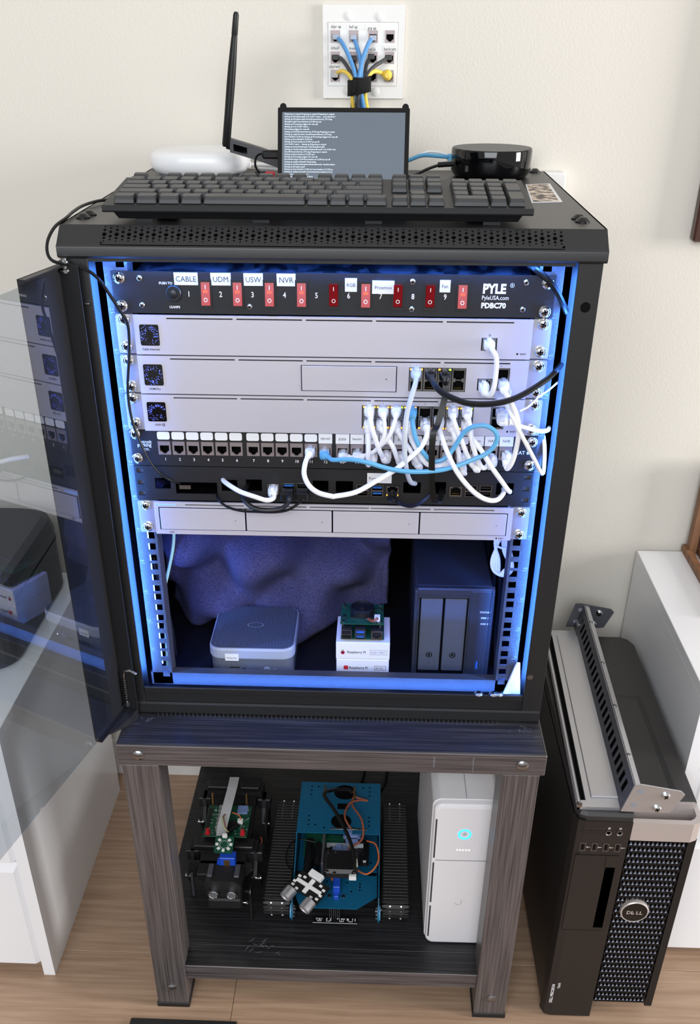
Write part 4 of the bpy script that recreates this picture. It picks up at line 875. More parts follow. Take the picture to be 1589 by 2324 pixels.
WCB = [('cableblue2', 2.9, [(-18, 506, 743), (-9, 485, 737), (2, 470, 720), (11, 458, 699), (14, 462, 676), (15, 475, 645)], 'blue cable from the jack tagged skpr ap'),
    ('cableblue2', 2.9, [(7, 506, 743), (12, 485, 732), (18, 472, 714), (19, 462, 694), (18, 466, 676), (21, 478, 643)], 'blue cable from the jack tagged hef ap'),
    ('cableblue2', 2.9, [(34, 506, 742), (28, 485, 735), (20, 466, 715), (16.5, 456, 694), (20.5, 458, 673), (26, 472, 643)], 'blue cable from the jack tagged grg ap'),
    ('cablecharcoal', 2.6, [(-18, 506, 719), (-9, 488, 717), (2, 474, 705), (9, 468, 691), (7, 468, 668), (7, 476, 642)], 'charcoal cable from the jack tagged drbell'),
    ('cablecharcoal', 2.6, [(7, 506, 718), (9, 492, 709), (13, 478, 696), (13, 474, 673), (11, 480, 642)], 'charcoal cable hidden between the two blue ones on the wall plate'),
    ('cablecharcoal', 2.6, [(32, 506, 720), (26, 488, 712), (23, 474, 696), (19, 456, 684), (14.5, 455, 666), (16, 470, 643)], 'charcoal cable from the jack tagged grgG6'),
    ('cablecharcoal', 2.6, [(56, 506, 719), (48, 486, 715), (34, 472, 707), (25, 464, 694), (18, 474, 672), (15, 482, 642)], 'charcoal cable from the jack tagged backcam'),
    ('cableyellow', 2.6, [(-19, 506, 698), (-9, 484, 703), (2, 470, 699), (9, 461, 686), (7, 458, 670), (11, 470, 643)], 'yellow cable from the jack tagged skprwal'),
    ('cableyellow', 2.8, [(57, 506, 696), (47, 484, 701), (36, 472, 703), (28, 464, 695), (25, 462, 676), (31, 472, 643)], 'yellow cable with round boot at the lower right jack')]
for m, r_, pts, l_ in WCB:
    e = pts[-1]; p = pts+[(e[0]+1, 484, 610), (e[0]+2, 499, 575), (e[0]+2, 501, 520)]; w_ = athing('wall_cable', l_, 'cable', p[0]); part('sheath', B().tube(p, r_, 9, 5), m, w_)
    if m == 'cableyellow' and pts[0][0] > 0: part('boot', B().lathe([(3, 478), (6.6, 482), (7, 492), (5.4, 494), (6, 504), (0, 505)], (55, 0, 698), 'y', 14), m, w_)
    else: part('connector', B().box(p[0][0]-4.6, p[0][0]+4.6, 494, 506, p[0][2]-3.4, p[0][2]+3, bev=.6), 'clear' if m == 'cableblue2' else 'chip' if m == 'cablecharcoal' else 'clear', w_)
b = B()
L = []
for k in range(26):
    a = 2*math.pi*k/25; L.append([(16.5+16.5*math.cos(a), 464+15.5*math.sin(a), 686+3*math.cos(a)-zz) for zz in (9.5, -9.5)])
vs = [p for l in L for p in l]; b.add(vs, [(2*i, 2*i+1, 2*i+3, 2*i+2) for i in range(25)], 0, True)
b.add([(6, 449.6, 678), (27, 449.2, 681), (28, 449.2, 696), (8, 449.6, 697)], [(0, 1, 2, 3)])
o = solo('cable_strap', b, 'velcro', 'black hook and loop strap gathering the wall plate cables', 'strap', (16, 462, 676)); md = o.modifiers.new('thickness', 'SOLIDIFY'); md.thickness = .0014
t = athing('charger', 'white plug-in charger on the wall right behind the rack lid', 'charger', (300, WALL, 560))
part('body', B().prism(rrect(44, 52, 5, 4, 298, 552), 'y', WALL-.5, WALL-28, bev=2), 'trimwhite', t); part('socket_plate', B().box(280, 316, WALL-.4, WALL-3, 500, 570), 'white', t)
t = athing('framed_picture', 'dark brown picture frame hanging on the wall at the upper right', 'picture frame', (720, WALL, 485))
for q in ((521, 546, 485, 1010), (894, 919, 485, 1010)): part('frame_bar', B().box(q[0], q[1], WALL-22, WALL-.5, q[2], q[3], bev=3), 'frame_brown', t)
for q in ((546, 894, 485, 510), (546, 894, 985, 1010)): part('frame_bar', B().box(q[0], q[1], WALL-22, WALL-.5, q[2], q[3], bev=3), 'frame_brown', t)
part('picture', B().box(546, 894, WALL-10, WALL-6, 510, 985), 'art', t)

# ================================================================ TABLE AND WHAT STANDS ON ITS SHELF
tb = athing('side_table', 'low dark brushed side table with rivets carrying the rack', 'table', (0, 150, FL))
part('tabletop', B().box(-287.5, 287.5, -93, 470, TT-35, TT-1.2, bev=1.2), 'table_x', tb); part('top_skin', B().box(-286, 286, -91.6, 468, TT-1.3, TT, bev=.5), 'table_top', tb, 'dark scratched top surface')
for x in (-258, 256): part('rivet', B().lathe([(0, 0), (8.4, 0), (8.2, -1.4), (6, -3), (2.6, -4), (.1, -4.2)], (x, -93, TT-17.5), 'y', 20), 'steel', tb)
for sx in (-1, 1):
    for y0, y1 in ((-92.4, -42), (420, 468)):
        x0, x1 = (-283, -233) if sx < 0 else (231, 281)
        lg = part('leg', B().box(x0, x1, y0, y1, FL+2, TT-35, bev=1), 'table_z', tb); part('foot_cap', B().box(x0-1.6, x1+1.6, y0-1.6, y1+1.6, FL, FL+10, bev=1), 'rubber', lg)
    part('rivet', B().lathe([(0, 0), (8, 0), (7.8, -1.3), (5.6, -2.8), (2.4, -3.7), (.1, -3.9)], (sx*257, -92.4, FL+47), 'y', 20), 'steel', tb)
part('shelf_rail', B().box(-233, 231, -86, -80, SH-30, SH-.4, bev=.6), 'table_x', tb); part('shelf_rail', B().box(-281, 279, 420, 426, SH-30, SH-.4), 'table_x', tb)
part('shelf', B().box(-287, 284, -42, 466, SH-3, SH, bev=.5).box(-232.8, 230.8, -84, -42, SH-3, SH), 'shelf_top', tb)
rg = random.Random(3)
b = B()
for i in range(15):
    x, y = -112+rg.gauss(0, 14), -38+rg.gauss(0, 8); a = rg.uniform(-.8, .5)+(1 if i % 4 == 0 else 0); l_ = rg.uniform(2, 8); c, s_ = math.cos(a), math.sin(a)
    b.add([(x-c*l_, y-s_*l_, SH+.1), (x-s_*.35, y+c*.35, SH+.1), (x+c*l_, y+s_*l_, SH+.1), (x+s_*.35, y-c*.35, SH+.1)], [(0, 1, 2, 3)])
for i in range(20):
    x, y = (rg.choice((-262, 262))+rg.gauss(0, 9)), -36+rg.gauss(0, 7); a = rg.uniform(0, 3.1); l_ = rg.uniform(2, 9); c, s_ = math.cos(a), math.sin(a)
    b.add([(x-c*l_, y-s_*l_, TT+.1), (x-s_*.25, y+c*.25, TT+.1), (x+c*l_, y+s_*l_, TT+.1), (x+s_*.25, y-c*.25, TT+.1)], [(0, 1, 2, 3)])
for x, n_ in ((138, 9), (190, 12)):
    for k in range(n_): z = TT-7-k*2.1; b.add([(x+rg.uniform(-1, 1), -93.2, z), (x+1.6+rg.uniform(-1, 1), -93.2, z), (x+1, -93.2, z-1.4)], [(0, 1, 2)])
part('scratches', b, 'print_grey', tb, kind='stuff')

# battery tower
up = thing('battery_backup', 'white rounded battery backup tower with blue power ring at the right of the shelf', 'battery', (198, -24, SH), (0, 0, math.radians(.5)))
def uloop(y, w_, h, r_, cx=0, z0=0): return [(x, y, z) for x, z in rrect(w_, h, r_, 7, cx, z0+h/2)]
part('body', B().loft([uloop(10, 94, 296, 11), uloop(12, 99, 300, 13, 0, -.0), uloop(300, 99, 300, 13), uloop(310, 92, 294, 10, 0, 3)]), 'ups', up)
part('front_panel', B().loft([uloop(11, 96, 298, 13, 0, 1), uloop(4, 95, 296, 13, 0, 1), uloop(1, 92, 291, 12, 0, 3), uloop(0, 88, 286, 11, 0, 5)]), 'ups', up)
b = B()
for sx in (-1, 1):
    for z0_, z1_ in ((18, 88), (96, 182), (192, 270)): part('side_vent', B().box(sx*42.2, sx*44.6, -.3, 1.5, z0_, z1_), 'slit', up)
part('panel_seam', B().box(-41, 41, -.5, .3, 186.6, 187.6), 'print_grey', up); part('top_seam', B().box(-.4, .4, 14, 300, 300, 300.3), 'print_grey', up)
for rr in ((9.8, 7.2),): part('power_ring', B().lathe([(rr[0], .2), (rr[0], -.8), (rr[1], -.8), (rr[1], .2)], (0, 0, 241), 'y', 32), 'led_ring', up, 'glowing blue power ring')
b = ring(B(), 0, -.6, 241, 2.6, 2.1, 14); part('power_symbol', b.box(-.3, .3, -.7, -.5, 241, 244.4), 'print_grey', up)
for k in range(5): part('charge_light', B().prism(circ(.9, 8, -9+4.5*k, 209), 'y', .2, -.5), 'led_white', up)
b = B()
for k in range(12): a0, a1 = math.pi*(1+k/12), math.pi*(1+(k+1)/12); b.add([(q*math.cos(a), -.2, 96+q*math.sin(a)) for q, a in ((5.6, a0), (5.6, a1), (3.8, a1), (3.8, a0))], [(0, 1, 2, 3)])
part('round_logo', b.box(3.8, 5.6, -.25, -.15, 96, 102), 'cablegrey', up)

# tracked robot
tk = thing('tracked_robot', 'teal metal tracked robot with black treads and sensor boards in the middle of the shelf', 'robot', (2, 140, SH))
def at(x, y): return (x-2, y-140)
BLU = 'tankblue'
part('top_plate', B().add([(-71, 0, 84), (71, 0, 84), (71, 135, 84), (-71, 135, 84)], [(0, 1, 2, 3)]).box(-71, 71, 0, 135, 82, 84), BLU, tk)
part('floor_plate', B().loft([[(x, y, z) for x, y in ((-69, 130), (-69, -96), (-58, -126), (36, -126), (69, -98), (69, 130))] for z in (32, 34)]), BLU, tk)
for sx in (-1, 1):
    p_ = [(135, 84), (0, 84), (-64, 52), (-112, 46), (-132, 30), (-132, 8), (-116, 4), (-104, 22), (120, 22), (135, 40)]
    part('side_plate', B().loft([[(x, y, z) for y, z in p_] for x in (sx*71, sx*72.6)]), BLU, tk)
    part('slot', B().prism(rrect(17, 7, 3.2, 4, sx*60, -47), 'z', 34, 34.3), 'pitch', tk)
b = B()
for x, y in [(sx*q, y) for sx in (-1, 1) for q, y in ((53, 122), (41, 122), (53, 111), (53, 100), (53, 42), (53, 31), (53, 20), (41, 20), (25, 13))]: b.prism(circ(1.7, 10, x, y), 'z', 84, 84.25)
b.box(-4, 16, 62, 77, 84, 84.3).lathe([(20, 84), (20, 84.3), (0, 84.3)], (8, 108, 0), n=20).lathe([(18, 84), (18, 84.3), (0, 84.3)], (4, 30, 0), n=20)
for x, y in ((40, -70), (40, -77), (40, -84), (18, -68), (26, -88), (-16, -66), (-24, -86), (-14, -24), (-46, -20), (58, -20)): b.prism(circ(1.7, 10, x, y), 'z', 34, 34.25)
part('plate_holes', b, 'pitch', tk, kind='stuff')
# treads: every link its own piece
lk = B().box(-21, 21, -3.1, 3.1, -2.2, 2.2, bev=.7).box(-15, 15, -4.2, -2.6, -1.6, 1.6).box(-22.5, -19, -1.6, 1.6, -3, 1).box(19, 22.5, -1.6, 1.6, -3, 1).box(-10.4, -8, -1.2, 1.2, 2, 3.1, mi=1).box(8, 10.4, -1.2, 1.2, 2, 3.1, mi=1)
lk_pin = lk.mesh('tread_link', ['track', 'steel']); lk2 = B().box(-21, 21, -3.1, 3.1, -2.2, 2.2, bev=.7).box(-15, 15, -4.2, -2.6, -1.6, 1.6).box(-22.5, -19, -1.6, 1.6, -3, 1).box(19, 22.5, -1.6, 1.6, -3, 1).mesh('tread_link', 'track')
def track(cx, name):
    tr = part('tread', B().box(cx-12, cx+12, -92, 118, 6, 26), 'rubber', tk)
    yf, yb, r_, h = -104, 122, 18, 20; per = 2*(yb-yf)+2*math.pi*r_; n = 78
    for i in range(n):
        d = per*i/n
        if d < yb-yf: y, z, a = yf+d, h+r_, 0
        elif d < yb-yf+math.pi*r_: t = (d-(yb-yf))/r_; y, z, a = yb+r_*math.sin(t), h+r_*math.cos(t), -t
        elif d < 2*(yb-yf)+math.pi*r_: y, z, a = yb-(d-(yb-yf)-math.pi*r_), h-r_, math.pi
        else: t = (d-2*(yb-yf)-math.pi*r_)/r_; y, z, a = yf-r_*math.sin(t), h-r_*math.cos(t), math.pi-t
        inst('tread_link', lk_pin if (y < -84 or y > 80) else lk2, tr, (cx, y, z), (a, 0, 0))
    part('wheel', B().cyl((cx-9, yf, h), (cx+9, yf, h), 14, n=18), 'rubber', tr); part('wheel', B().cyl((cx-9, yb, h), (cx+9, yb, h), 14, n=18), 'rubber', tr)
track(-97.5, 0); track(100, 1)
for sx in (-1, 1):
    part('axle', B().cyl((sx*66, -114, 16), (sx*86, -108, 18), 4.6, n=12), 'steel', tk); part('hub_disc', B().cyl((sx*70.4, -118, 17), (sx*75, -118, 17), 13, n=22), 'cableblue', tk)
    for k in range(5): part('bolt', B().cyl((sx*69.6, -118+9*math.cos(k*1.256), 17+9*math.sin(k*1.256)), (sx*67.5, -118+9*math.cos(k*1.256), 17+9*math.sin(k*1.256)), 1.8, n=8), 'steel', tk)
    part('post_rod', B().cyl((sx*26-.5, 83, 84), (sx*26-.5, 80, 122), 2, n=8), 'brass', tk)
cb = part('controller_board', B().box(-22, 54, -46, 16, 52, 54), 'pcb_black', tk)
rg = random.Random(6); b = B(); bl_ = B()
for i in range(46):
    x, y, w_, d_ = rg.uniform(-20, 48), rg.uniform(-44, 12), rg.uniform(1.5, 6), rg.uniform(1, 4)
    (bl_ if i % 3 else b).box(x, x+w_, y, y+d_, 54, 55+rg.random()*3)
part('silver_components', b, 'cablegrey', cb, kind='stuff'); part('dark_components', bl_, 'chip', cb, kind='stuff')
part('green_board', B().box(-60, -14, -20, 40, 44, 46).box(-30, 30, 4, 14, 56, 66), 'pcb', tk); part('pin_header', B().box(-20, 44, -5, -1, 54, 62), 'cablegrey', tk)
part('battery_pack', B().cyl((-50, 20, 44), (-50, -56, 44), 8, n=14).cyl((-34, 10, 46), (-34, -40, 46), 7, n=14), 'chip', tk)
def servo(px, py, pz, name, m, rx=0):
    s_ = part(name, B().box(px-11, px+11, py-6, py+6, pz, pz+20, bev=.8).box(px-15, px+15, py-6, py+6, pz+13, pz+15).cyl((px-4, py, pz+20), (px-4, py, pz+25), 4.6, n=12), m, tk); return s_
servo(24, 2, 62, 'upper_servo', 'servo_pale'); servo(6, -28, 56, 'middle_servo', 'servo_pale')
part('servo_arm', B().box(-14, 50, 9, 13, 82, 85, bev=.6).cyl((12, 4, 60), (12, 4, 80), 2.4, n=8).cyl((42, 4, 60), (42, 4, 80), 2.4, n=8), 'steel', tk)
part('low_servo', B().box(-5, 7, -98, -68, 36, 54, bev=.8).box(-3, 5, -108, -96, 34, 42, bev=.6), 'servo', tk, 'bright blue servo')
part('servo_cap', B().cyl((1, -70, 54), (1, -70, 61), 4, n=12), 'white', tk)
for x in (-11, 13): part('servo_screw', B().lathe([(3.4, 34), (3.2, 36), (0, 37)], (x, -100, 0), n=12), 'steel', tk)
cm = part('camera_case', B().box(-20, 36, -108+40, -54+40, 66, 86, bev=5), 'chip', tk, 'black camera head')
cm.location = (-.0, -.038, .012)
for x, y in ((-14, -18), (30, -18), (-14, -62), (30, -62), (-2, -16), (-2, -66)): part('case_screw', B().lathe([(2.6, 86), (2.4, 87.4), (0, 88)], (x, y-6, 0), n=10), 'steel', cm)
part('camera_bracket', B().box(-26, -22, -74, -2, 58, 84, bev=.5), 'aludark', tk); part('white_plug', B().box(22, 34, -112, -104, 84, 92, bev=.6), 'white', tk)
for pts, r_, m, nm in (([(28, -105, 92), (30, -80, 104), (18, -40, 116), (-6, 20, 116), (-28, 70, 110), (-16, 98, 96), (14, 106, 92), (22, 102, 88)], 3.2, 'cableblack', 'camera_lead'),
    ([(8, -26, 66), (22, -24, 74), (42, -12, 84), (40, 20, 98), (22, 62, 96), (26, 96, 92), (18, 106, 88)], 1.8, 'wire_brown', 'servo_wire'),
    ([(24, 8, 82), (10, 30, 96), (18, 62, 98), (36, 76, 94), (50, 80, 90), (28, 84, 94), (24, 104, 88)], 1.8, 'wire_brown', 'servo_wire'),
    ([(50, 6, 62), (66, -12, 70), (70, -48, 66), (52, -70, 58), (30, -54, 54)], 1.5, 'wire_orange', 'servo_wire'),
    ([(-40, 10, 52), (-72, 8, 58), (-88, -20, 56), (-80, -50, 44), (-30, -72, 38)], 1.3, 'cableblack', 'thin_lead'),
    ([(-46, 0, 54), (-40, -30, 50), (-26, -70, 40)], 2.8, 'cableblack', 'battery_lead'), ([(26, -104, 90), (33, -92, 94), (33, -78, 98)], .8, 'wire_lime', 'signal_wire'), ([(29, -104, 90), (35, -90, 94), (34, -76, 98)], .8, 'white', 'signal_wire'),
    ([(-6, -70, 40), (-12, -58, 46), (-20, -50, 50)], 2, 'wire_orange', 'servo_wire')):
    part(nm, B().tube(pts, r_, 7), m, tk)
# twin sonar head, turned aside
sh_ = part('sonar_head', B().loft([[(x, y, z) for x, y in ((-24, 22), (24, 22), (24, -6), (10, -12), (8, -4), (-8, -4), (-10, -12), (-24, -6))] for z in (0, 2)]), 'pcb_black', tk)
sh_.location = (-.049, -.126, .068); sh_.scale = (1.3, 1.3, 1.3); sh_.rotation_euler = (math.radians(18), 0, math.radians(-38))
for x in (-16, 16):
    part('sonar_eye', B().lathe([(8, -2), (8, -16), (7, -16.6), (6, -15)], (x, -4, 3), 'y', 20).lathe([(6.6, -14.6), (0, -14.6)], (x, -4, 3), 'y', 16, mi=1), ['alu', 'chip'], sh_, 'silver sonar barrel')
part('cross_horn', B().box(-20, 20, 6, 11, 2, 4.6, bev=.6).box(-3, 3, -2, 19, 2, 4.4, bev=.6), 'white', sh_, 'white servo cross'); part('header_plug', B().box(-10, 10, 20, 29, 2, 9, bev=.7), 'white', sh_)
b = B()
for x, y in ((-20, 14), (-20, 0), (20, 14), (20, 0), (-12, -2), (12, -2), (-13, 16), (13, 17), (-21, 5), (21, 6)): b.box(x-2, x+2, y-1.5, y+1.5, 2, 3.2)
part('components', b, 'white', sh_, kind='stuff')
sb_ = part('line_sensor', B().box(-37, 37, -133, -123, 6, 8)
    .loft([[(x, -133.2, z) for x, z in ((-36.6, 6), (36.6, 6), (36.6, 8), (-36.6, 8))], [(x, -133, z) for x, z in ((-36.6, 6), (36.6, 6), (36.6, 8), (-36.6, 8))]]), 'pcb_black', tk, 'black line sensor strip')
b = B()
for x in (-26, -11, 11, 26):
    b.box(x-3.6, x-2.9, -131, -125, 8, 8.5).box(x+2.9, x+3.6, -131, -125, 8, 8.5).box(x-3.6, x+3.6, -131.4, -130.7, 8, 8.5)
for i in range(22): x = rg.uniform(-34, 34); b.box(x, x+1.4, -126+rg.uniform(-4, 1), -124.4, 8, 8.4)
b.box(-37, 37, -133.5, -133.2, 5.8, 6.5)
part('white_print', b, 'white', sb_, kind='stuff')
for k in range(6): part('pin', B().cyl((-9+3.2*k, -124, 8), (-9+3.2*k, -120, 30), .8, n=6), 'steel', sb_)

# walking robot
dg = thing('walking_robot', 'small black four legged robot with two round eyes at the left of the shelf', 'robot', (-191, 130, SH))
BK = 'rubber'
part('spine', B().box(-38, 40, -90, 140, 60, 76, bev=2), BK, dg)
part('rear_block', B().loft([[(x, y, z) for x, y in ((-50, 112), (-54, 140), (-46, 152), (-20, 156), (20, 156), (44, 152), (52, 140), (48, 112))] for z in (50, 84)]), BK, dg)
part('rear_bay', B().box(-50, -10, 116, 140, 84, 90, bev=1.5), 'chip', dg); part('rear_bay', B().box(10, 44, 116, 138, 84, 90, bev=1.5), 'chip', dg)
part('front_block', B().loft([[(x, y, z) for x, y in ((-58, -30), (-54, -6), (-30, -2), (34, -2), (56, -8), (56, -34), (20, -40), (-20, -40))] for z in (52, 78)]), BK, dg)
part('front_bay', B().box(-52, -14, -34, -10, 78, 86, bev=1.5), 'chip', dg); part('front_bay', B().box(18, 50, -34, -10, 78, 86, bev=1.5), 'chip', dg)
part('chest_plate', B().loft([[(x, y, z) for x, z in ((-56, 76), (-58, 52), (-34, 32), (-24, 36), (26, 36), (44, 52), (52, 62), (52, 76))] for y in (-64, -58)]), BK, dg)
part('battery_box', B().box(-34, 34, -20, 100, 44, 60, bev=1), BK, dg)
for x, y, z in ((-48, -65, 64), (-32, -65, 64), (36, -65, 66), (50, -65, 66), (-52, 134, 85), (-56, 100, 70), (56, 104, 72), (52, -70, 54), (0, -40, 79)):
    part('bolt', B().lathe([(2.2, 0), (2, -1.5), (0, -1.8)], (x, y, z), 'y', 8), 'steel', dg)
def leg(x, y, k):
    l_ = part('leg', B().loft([[(x+dx, yy, z) for yy, z in ((y+14, 76), (y-12, 76), (y-16, 60), (y-34, 38), (y-30, 32), (y-4, 52), (y+12, 58))] for dx in (-3, 3)]).loft([[(x+dx+k*6, yy, z) for yy, z in ((y-36, 42), (y-26, 42), (y-6, 4), (y-10, 0), (y-15, 1))] for dx in (-2.5, 2.5)]), BK, dg)
    part('servo', B().box(x-12, x+12, y-12, y+12, 54, 76, bev=1.5), 'chip', l_); part('knee_bolt', B().cyl((x-5+k*6, y-32, 38), (x+5+k*6, y-32, 38), 4, n=12), 'steel', l_)
for x, k in ((-54, -1), (54, 1)): leg(x, 112, k); leg(x, -24, k)
for x, y0, y1 in ((-50, -76, -70), (60, 60, 130)): part('strut', B().box(x-2, x+2, y0, y1, 10, 60), 'aludark' if x < 0 else BK, dg)
part('tail_strut', B().box(52, 55, -118, -112, 0, 52), BK, dg)
hat = part('controller_board', B().box(-38, 38, -18, 62, 92, 94, bev=.5), 'pcb', dg)
for x in (-30, 30):
    part('button', B().cyl((x, -10, 96), (x, -10, 103), 3.2, n=12).box(x-4, x+4, -15, -6, 94, 96), ['red'], hat, 'red push button'); part('board_post', B().cyl((x-2, 64, 90), (x-2, 68, 116), 2, n=8), 'brass', hat)
for k in range(6): part('capacitor', B().cyl((-14, -4+10.6*k, 94), (-14, -4+10.6*k, 103), 4.3, n=12), 'alu', hat)
part('pin_row', B().box(-36, -30, 0, 50, 94, 97), 'chip', hat); part('sub_board', B().box(14, 32, 40, 60, 94, 97, bev=.4), 'servo_pale', hat)
b = B(); rg = random.Random(9)
for i in range(60): x, y = rg.choice((rg.uniform(-30, -22), rg.uniform(24, 36), rg.uniform(14, 34))), rg.uniform(-12, 56); b.box(x, x+1, y, y+1, 94, 94.5)
part('solder_dots', b, 'white', hat, kind='stuff'); part('socket', B().box(18, 27, 14, 22, 94, 101, bev=.5), 'white', hat)
o = part('ic_block', B().box(-5, 5, -14, 20, 95, 100), 'chip', hat); o.rotation_euler = (0, 0, math.radians(-40)); o = part('ic_block', B().box(7, 13, -14, 20, 95, 100), 'chip', hat); o.rotation_euler = (0, 0, math.radians(-40))
part('ribbon_cable', B().ribbon([(-1, 126, 106), (0, 90, 112), (-2, 40, 112), (-5, -6, 106), (-4, -26, 104)], 17, .5, sub=4), 'flex', dg, 'flat silver ribbon cable')
b = B()
for i in range(46):
    y = 120-i*3; k = (i*7) % 5
    if k < 4: b.add([(-6+k*3.4, y, 113), (-5+k*3.4, y, 113), (-5.1+k*3.4, y-2.2, 113), (-6.1+k*3.4, y-2.2, 113)], [(0, 1, 2, 3)])
lb_ = part('light_board', B().prism(rrect(31, 32, 4, 4, 8, -50), 'z', 108, 110), 'pcb', dg, 'small green light board with eight white lamps'); lb_.rotation_euler = (math.radians(14), 0, 0); lb_.location = (0, .006, .030)
for k in range(8):
    a = k*math.pi/4+math.pi/2
    if k: o = part('lamp', B().box(-2.4, 2.4, -2.2, 2.2, 0, 1.6), 'white', lb_); o.location = V((8+11.5*math.cos(a), -50+11.5*math.sin(a), 110))*S; o.rotation_euler = (0, 0, a)
part('plug', B().box(4, 12, -38, -32, 110, 116, bev=.5), 'white', lb_)
b = ring(B(), 0, 0, 0, 7.4, 6.9, 16)
o = part('round_print', b, 'white', lb_); o.rotation_euler = (math.radians(90), 0, 0); o.location = V((8, -50, 110.2))*S
for pts, m in (([(8, -32, 118), (2, -16, 120), (-4, 8, 116), (-2, 24, 108)], 'wire_brown'), ([(10, -32, 118), (0, -20, 120), (-6, 4, 117), (-4, 20, 110)], 'wire_lime'), ([(24, 18, 100), (20, 26, 104), (8, 28, 108)], 'wire_orange'), ([(56, 20, 60), (60, 6, 64), (58, -12, 66)], 'wire_orange'), ([(-52, -12, 66), (-58, -16, 60), (-54, -20, 56)], 'wire_orange')): part('wire', B().tube(pts, 1, 6), m, dg)
hd = part('head', B().loft([[(x, y, z) for x, z in ((-28, 40), (28, 40), (30, 66), (20, 76), (-20, 76), (-30, 66))] for y in (-120, -84)]).box(-26, 30, -126, -92, 18, 40, bev=3), BK, dg)
part('neck_servo', B().box(-9, 17, -84, -66, 70, 92, bev=1).box(-14, -8, -82, -70, 74, 80), 'servo', hd, 'blue neck servo'); part('neck_label', B().box(-2, 8, -84.4, -84, 74, 88), 'brass', hd)
part('brow_clip', B().box(-26, -18, -112, -84, 76, 80, bev=.6), 'aludark', hd); part('brow_clip', B().box(18, 26, -112, -84, 76, 80, bev=.6), 'aludark', hd)
for x in (-14.5, 15): part('eye', B().lathe([(8.2, -120), (8.2, -131), (7.2, -131.6), (6.4, -130.6)], (x, 0, 55), 'y', 22).lathe([(6.6, -129.5), (4, -130.2), (0, -130.6)], (x, 0, 55), 'y', 18, mi=1), ['chrome', 'aludark'], hd, 'round chrome ringed eye')
for x in (-22, 22): part('head_bolt', B().lathe([(2.4, -120), (2.2, -122), (0, -122.4)], (x, 0, 43), 'y', 8), 'steel', hd)
hd.location = (.010, 0, .016)
part('side_disc', B().cyl((51, -96, 46), (53, -96, 46), 13, n=18).cyl((42, -96, 46), (50, -96, 46), 2.5, n=8), 'chip', dg); part('long_screw', B().cyl((30, -112, 36), (46, -112, 36), 1.2, n=6).cyl((46, -112, 36), (49, -112, 36), 3, n=8), 'steel', dg)
for k, pts in enumerate(([(60, 468, SH+80), (50, 430, SH+40), (40, 380, SH+4), (20, 350, SH+3.2), (-10, 360, SH+3.2)], [(96, 468, SH+90), (92, 430, SH+40), (86, 380, SH+3.4), (70, 340, SH+3.2)])):
    solo('power_cable', B().tube(pts, 3.2, 8), 'cableblack', ['black power cord behind the tracked robot, the left one', 'black power cord behind the tracked robot, nearer the white tower'][k], 'cable', pts[-1])

# ================================================================ RIGHT SIDE: COMPUTER TOWER, SILVER BRACKET, CHESTS
DX0, DX1, DF, DB, DT = 342, 516, -84, 392, -152
dl = athing('computer_tower', 'tall black computer tower with honeycomb grille standing on the floor at the right', 'computer', (429, 154, FL))
L = [(x, y) for x, y in ((DX0+14, DF), (DX0+5, DF+4), (DX0, DF+16), (DX0, DB-6), (DX0+6, DB), (DX1-20, DB), (DX1-8, DB-8), (DX1, DB-26), (DX1, DF+40), (DX0+78, DF+40), (DX0+78, DF))]
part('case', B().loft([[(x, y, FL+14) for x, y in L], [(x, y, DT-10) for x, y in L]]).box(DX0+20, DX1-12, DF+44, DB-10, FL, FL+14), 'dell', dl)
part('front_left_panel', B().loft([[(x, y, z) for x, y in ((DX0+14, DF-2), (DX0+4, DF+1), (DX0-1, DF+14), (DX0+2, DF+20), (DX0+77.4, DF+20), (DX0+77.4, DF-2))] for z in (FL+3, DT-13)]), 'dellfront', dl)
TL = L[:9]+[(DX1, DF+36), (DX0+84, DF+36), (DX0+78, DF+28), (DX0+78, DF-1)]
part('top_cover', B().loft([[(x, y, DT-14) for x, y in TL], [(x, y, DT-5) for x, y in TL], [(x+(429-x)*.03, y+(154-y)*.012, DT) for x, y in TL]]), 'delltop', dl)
part('top_groove', B().box(372, 491, 199, 207, DT-.3, DT+.25, bev=.2).box(483, 491, -46, 199, DT-.3, DT+.25, bev=.2), 'chip', dl)
b = B()
H_ = [(DX0+79, DF-2), (DX1-12, DF-3), (DX1-2, DF+2), (DX1+3, DF+14), (DX1+3, DF+46)]
Hi = [(DX0+79, DF+7), (DX1-14, DF+6), (DX1-8, DF+10), (DX1-4, DF+16), (DX1-3, DF+46)]
part('carry_handle', B().loft([[(x, y, z) for x, y in H_+Hi[::-1]] for z in (DT-46, DT-13)]).box(DX0+80, DX1-2, DF+31, DF+41, DT-44, DT-5).box(DX0+80, DX1-4, DF+6, DF+31, DT-44, DT-40), 'handle', dl, 'silver wrap-around carry handle')
# grille: a bed of small faceted wedges
gr = part('grille', B().box(DX0+78, DX1, DF+16, DF+40, FL+28, DT-46).box(DX1-11, DX1, DF+4, DF+16, FL+26, DT-46), 'mesh_black', dl)
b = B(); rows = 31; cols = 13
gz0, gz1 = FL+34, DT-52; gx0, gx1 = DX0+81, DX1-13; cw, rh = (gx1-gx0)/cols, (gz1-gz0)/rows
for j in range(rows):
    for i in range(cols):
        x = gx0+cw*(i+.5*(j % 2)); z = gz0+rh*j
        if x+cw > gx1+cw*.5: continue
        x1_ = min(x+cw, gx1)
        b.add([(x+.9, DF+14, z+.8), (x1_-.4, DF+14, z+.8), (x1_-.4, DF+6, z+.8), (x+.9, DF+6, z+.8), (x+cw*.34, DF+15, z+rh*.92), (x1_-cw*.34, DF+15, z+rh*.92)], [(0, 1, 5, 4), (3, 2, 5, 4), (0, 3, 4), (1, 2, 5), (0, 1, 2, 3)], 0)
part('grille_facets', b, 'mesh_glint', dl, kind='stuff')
b = B()
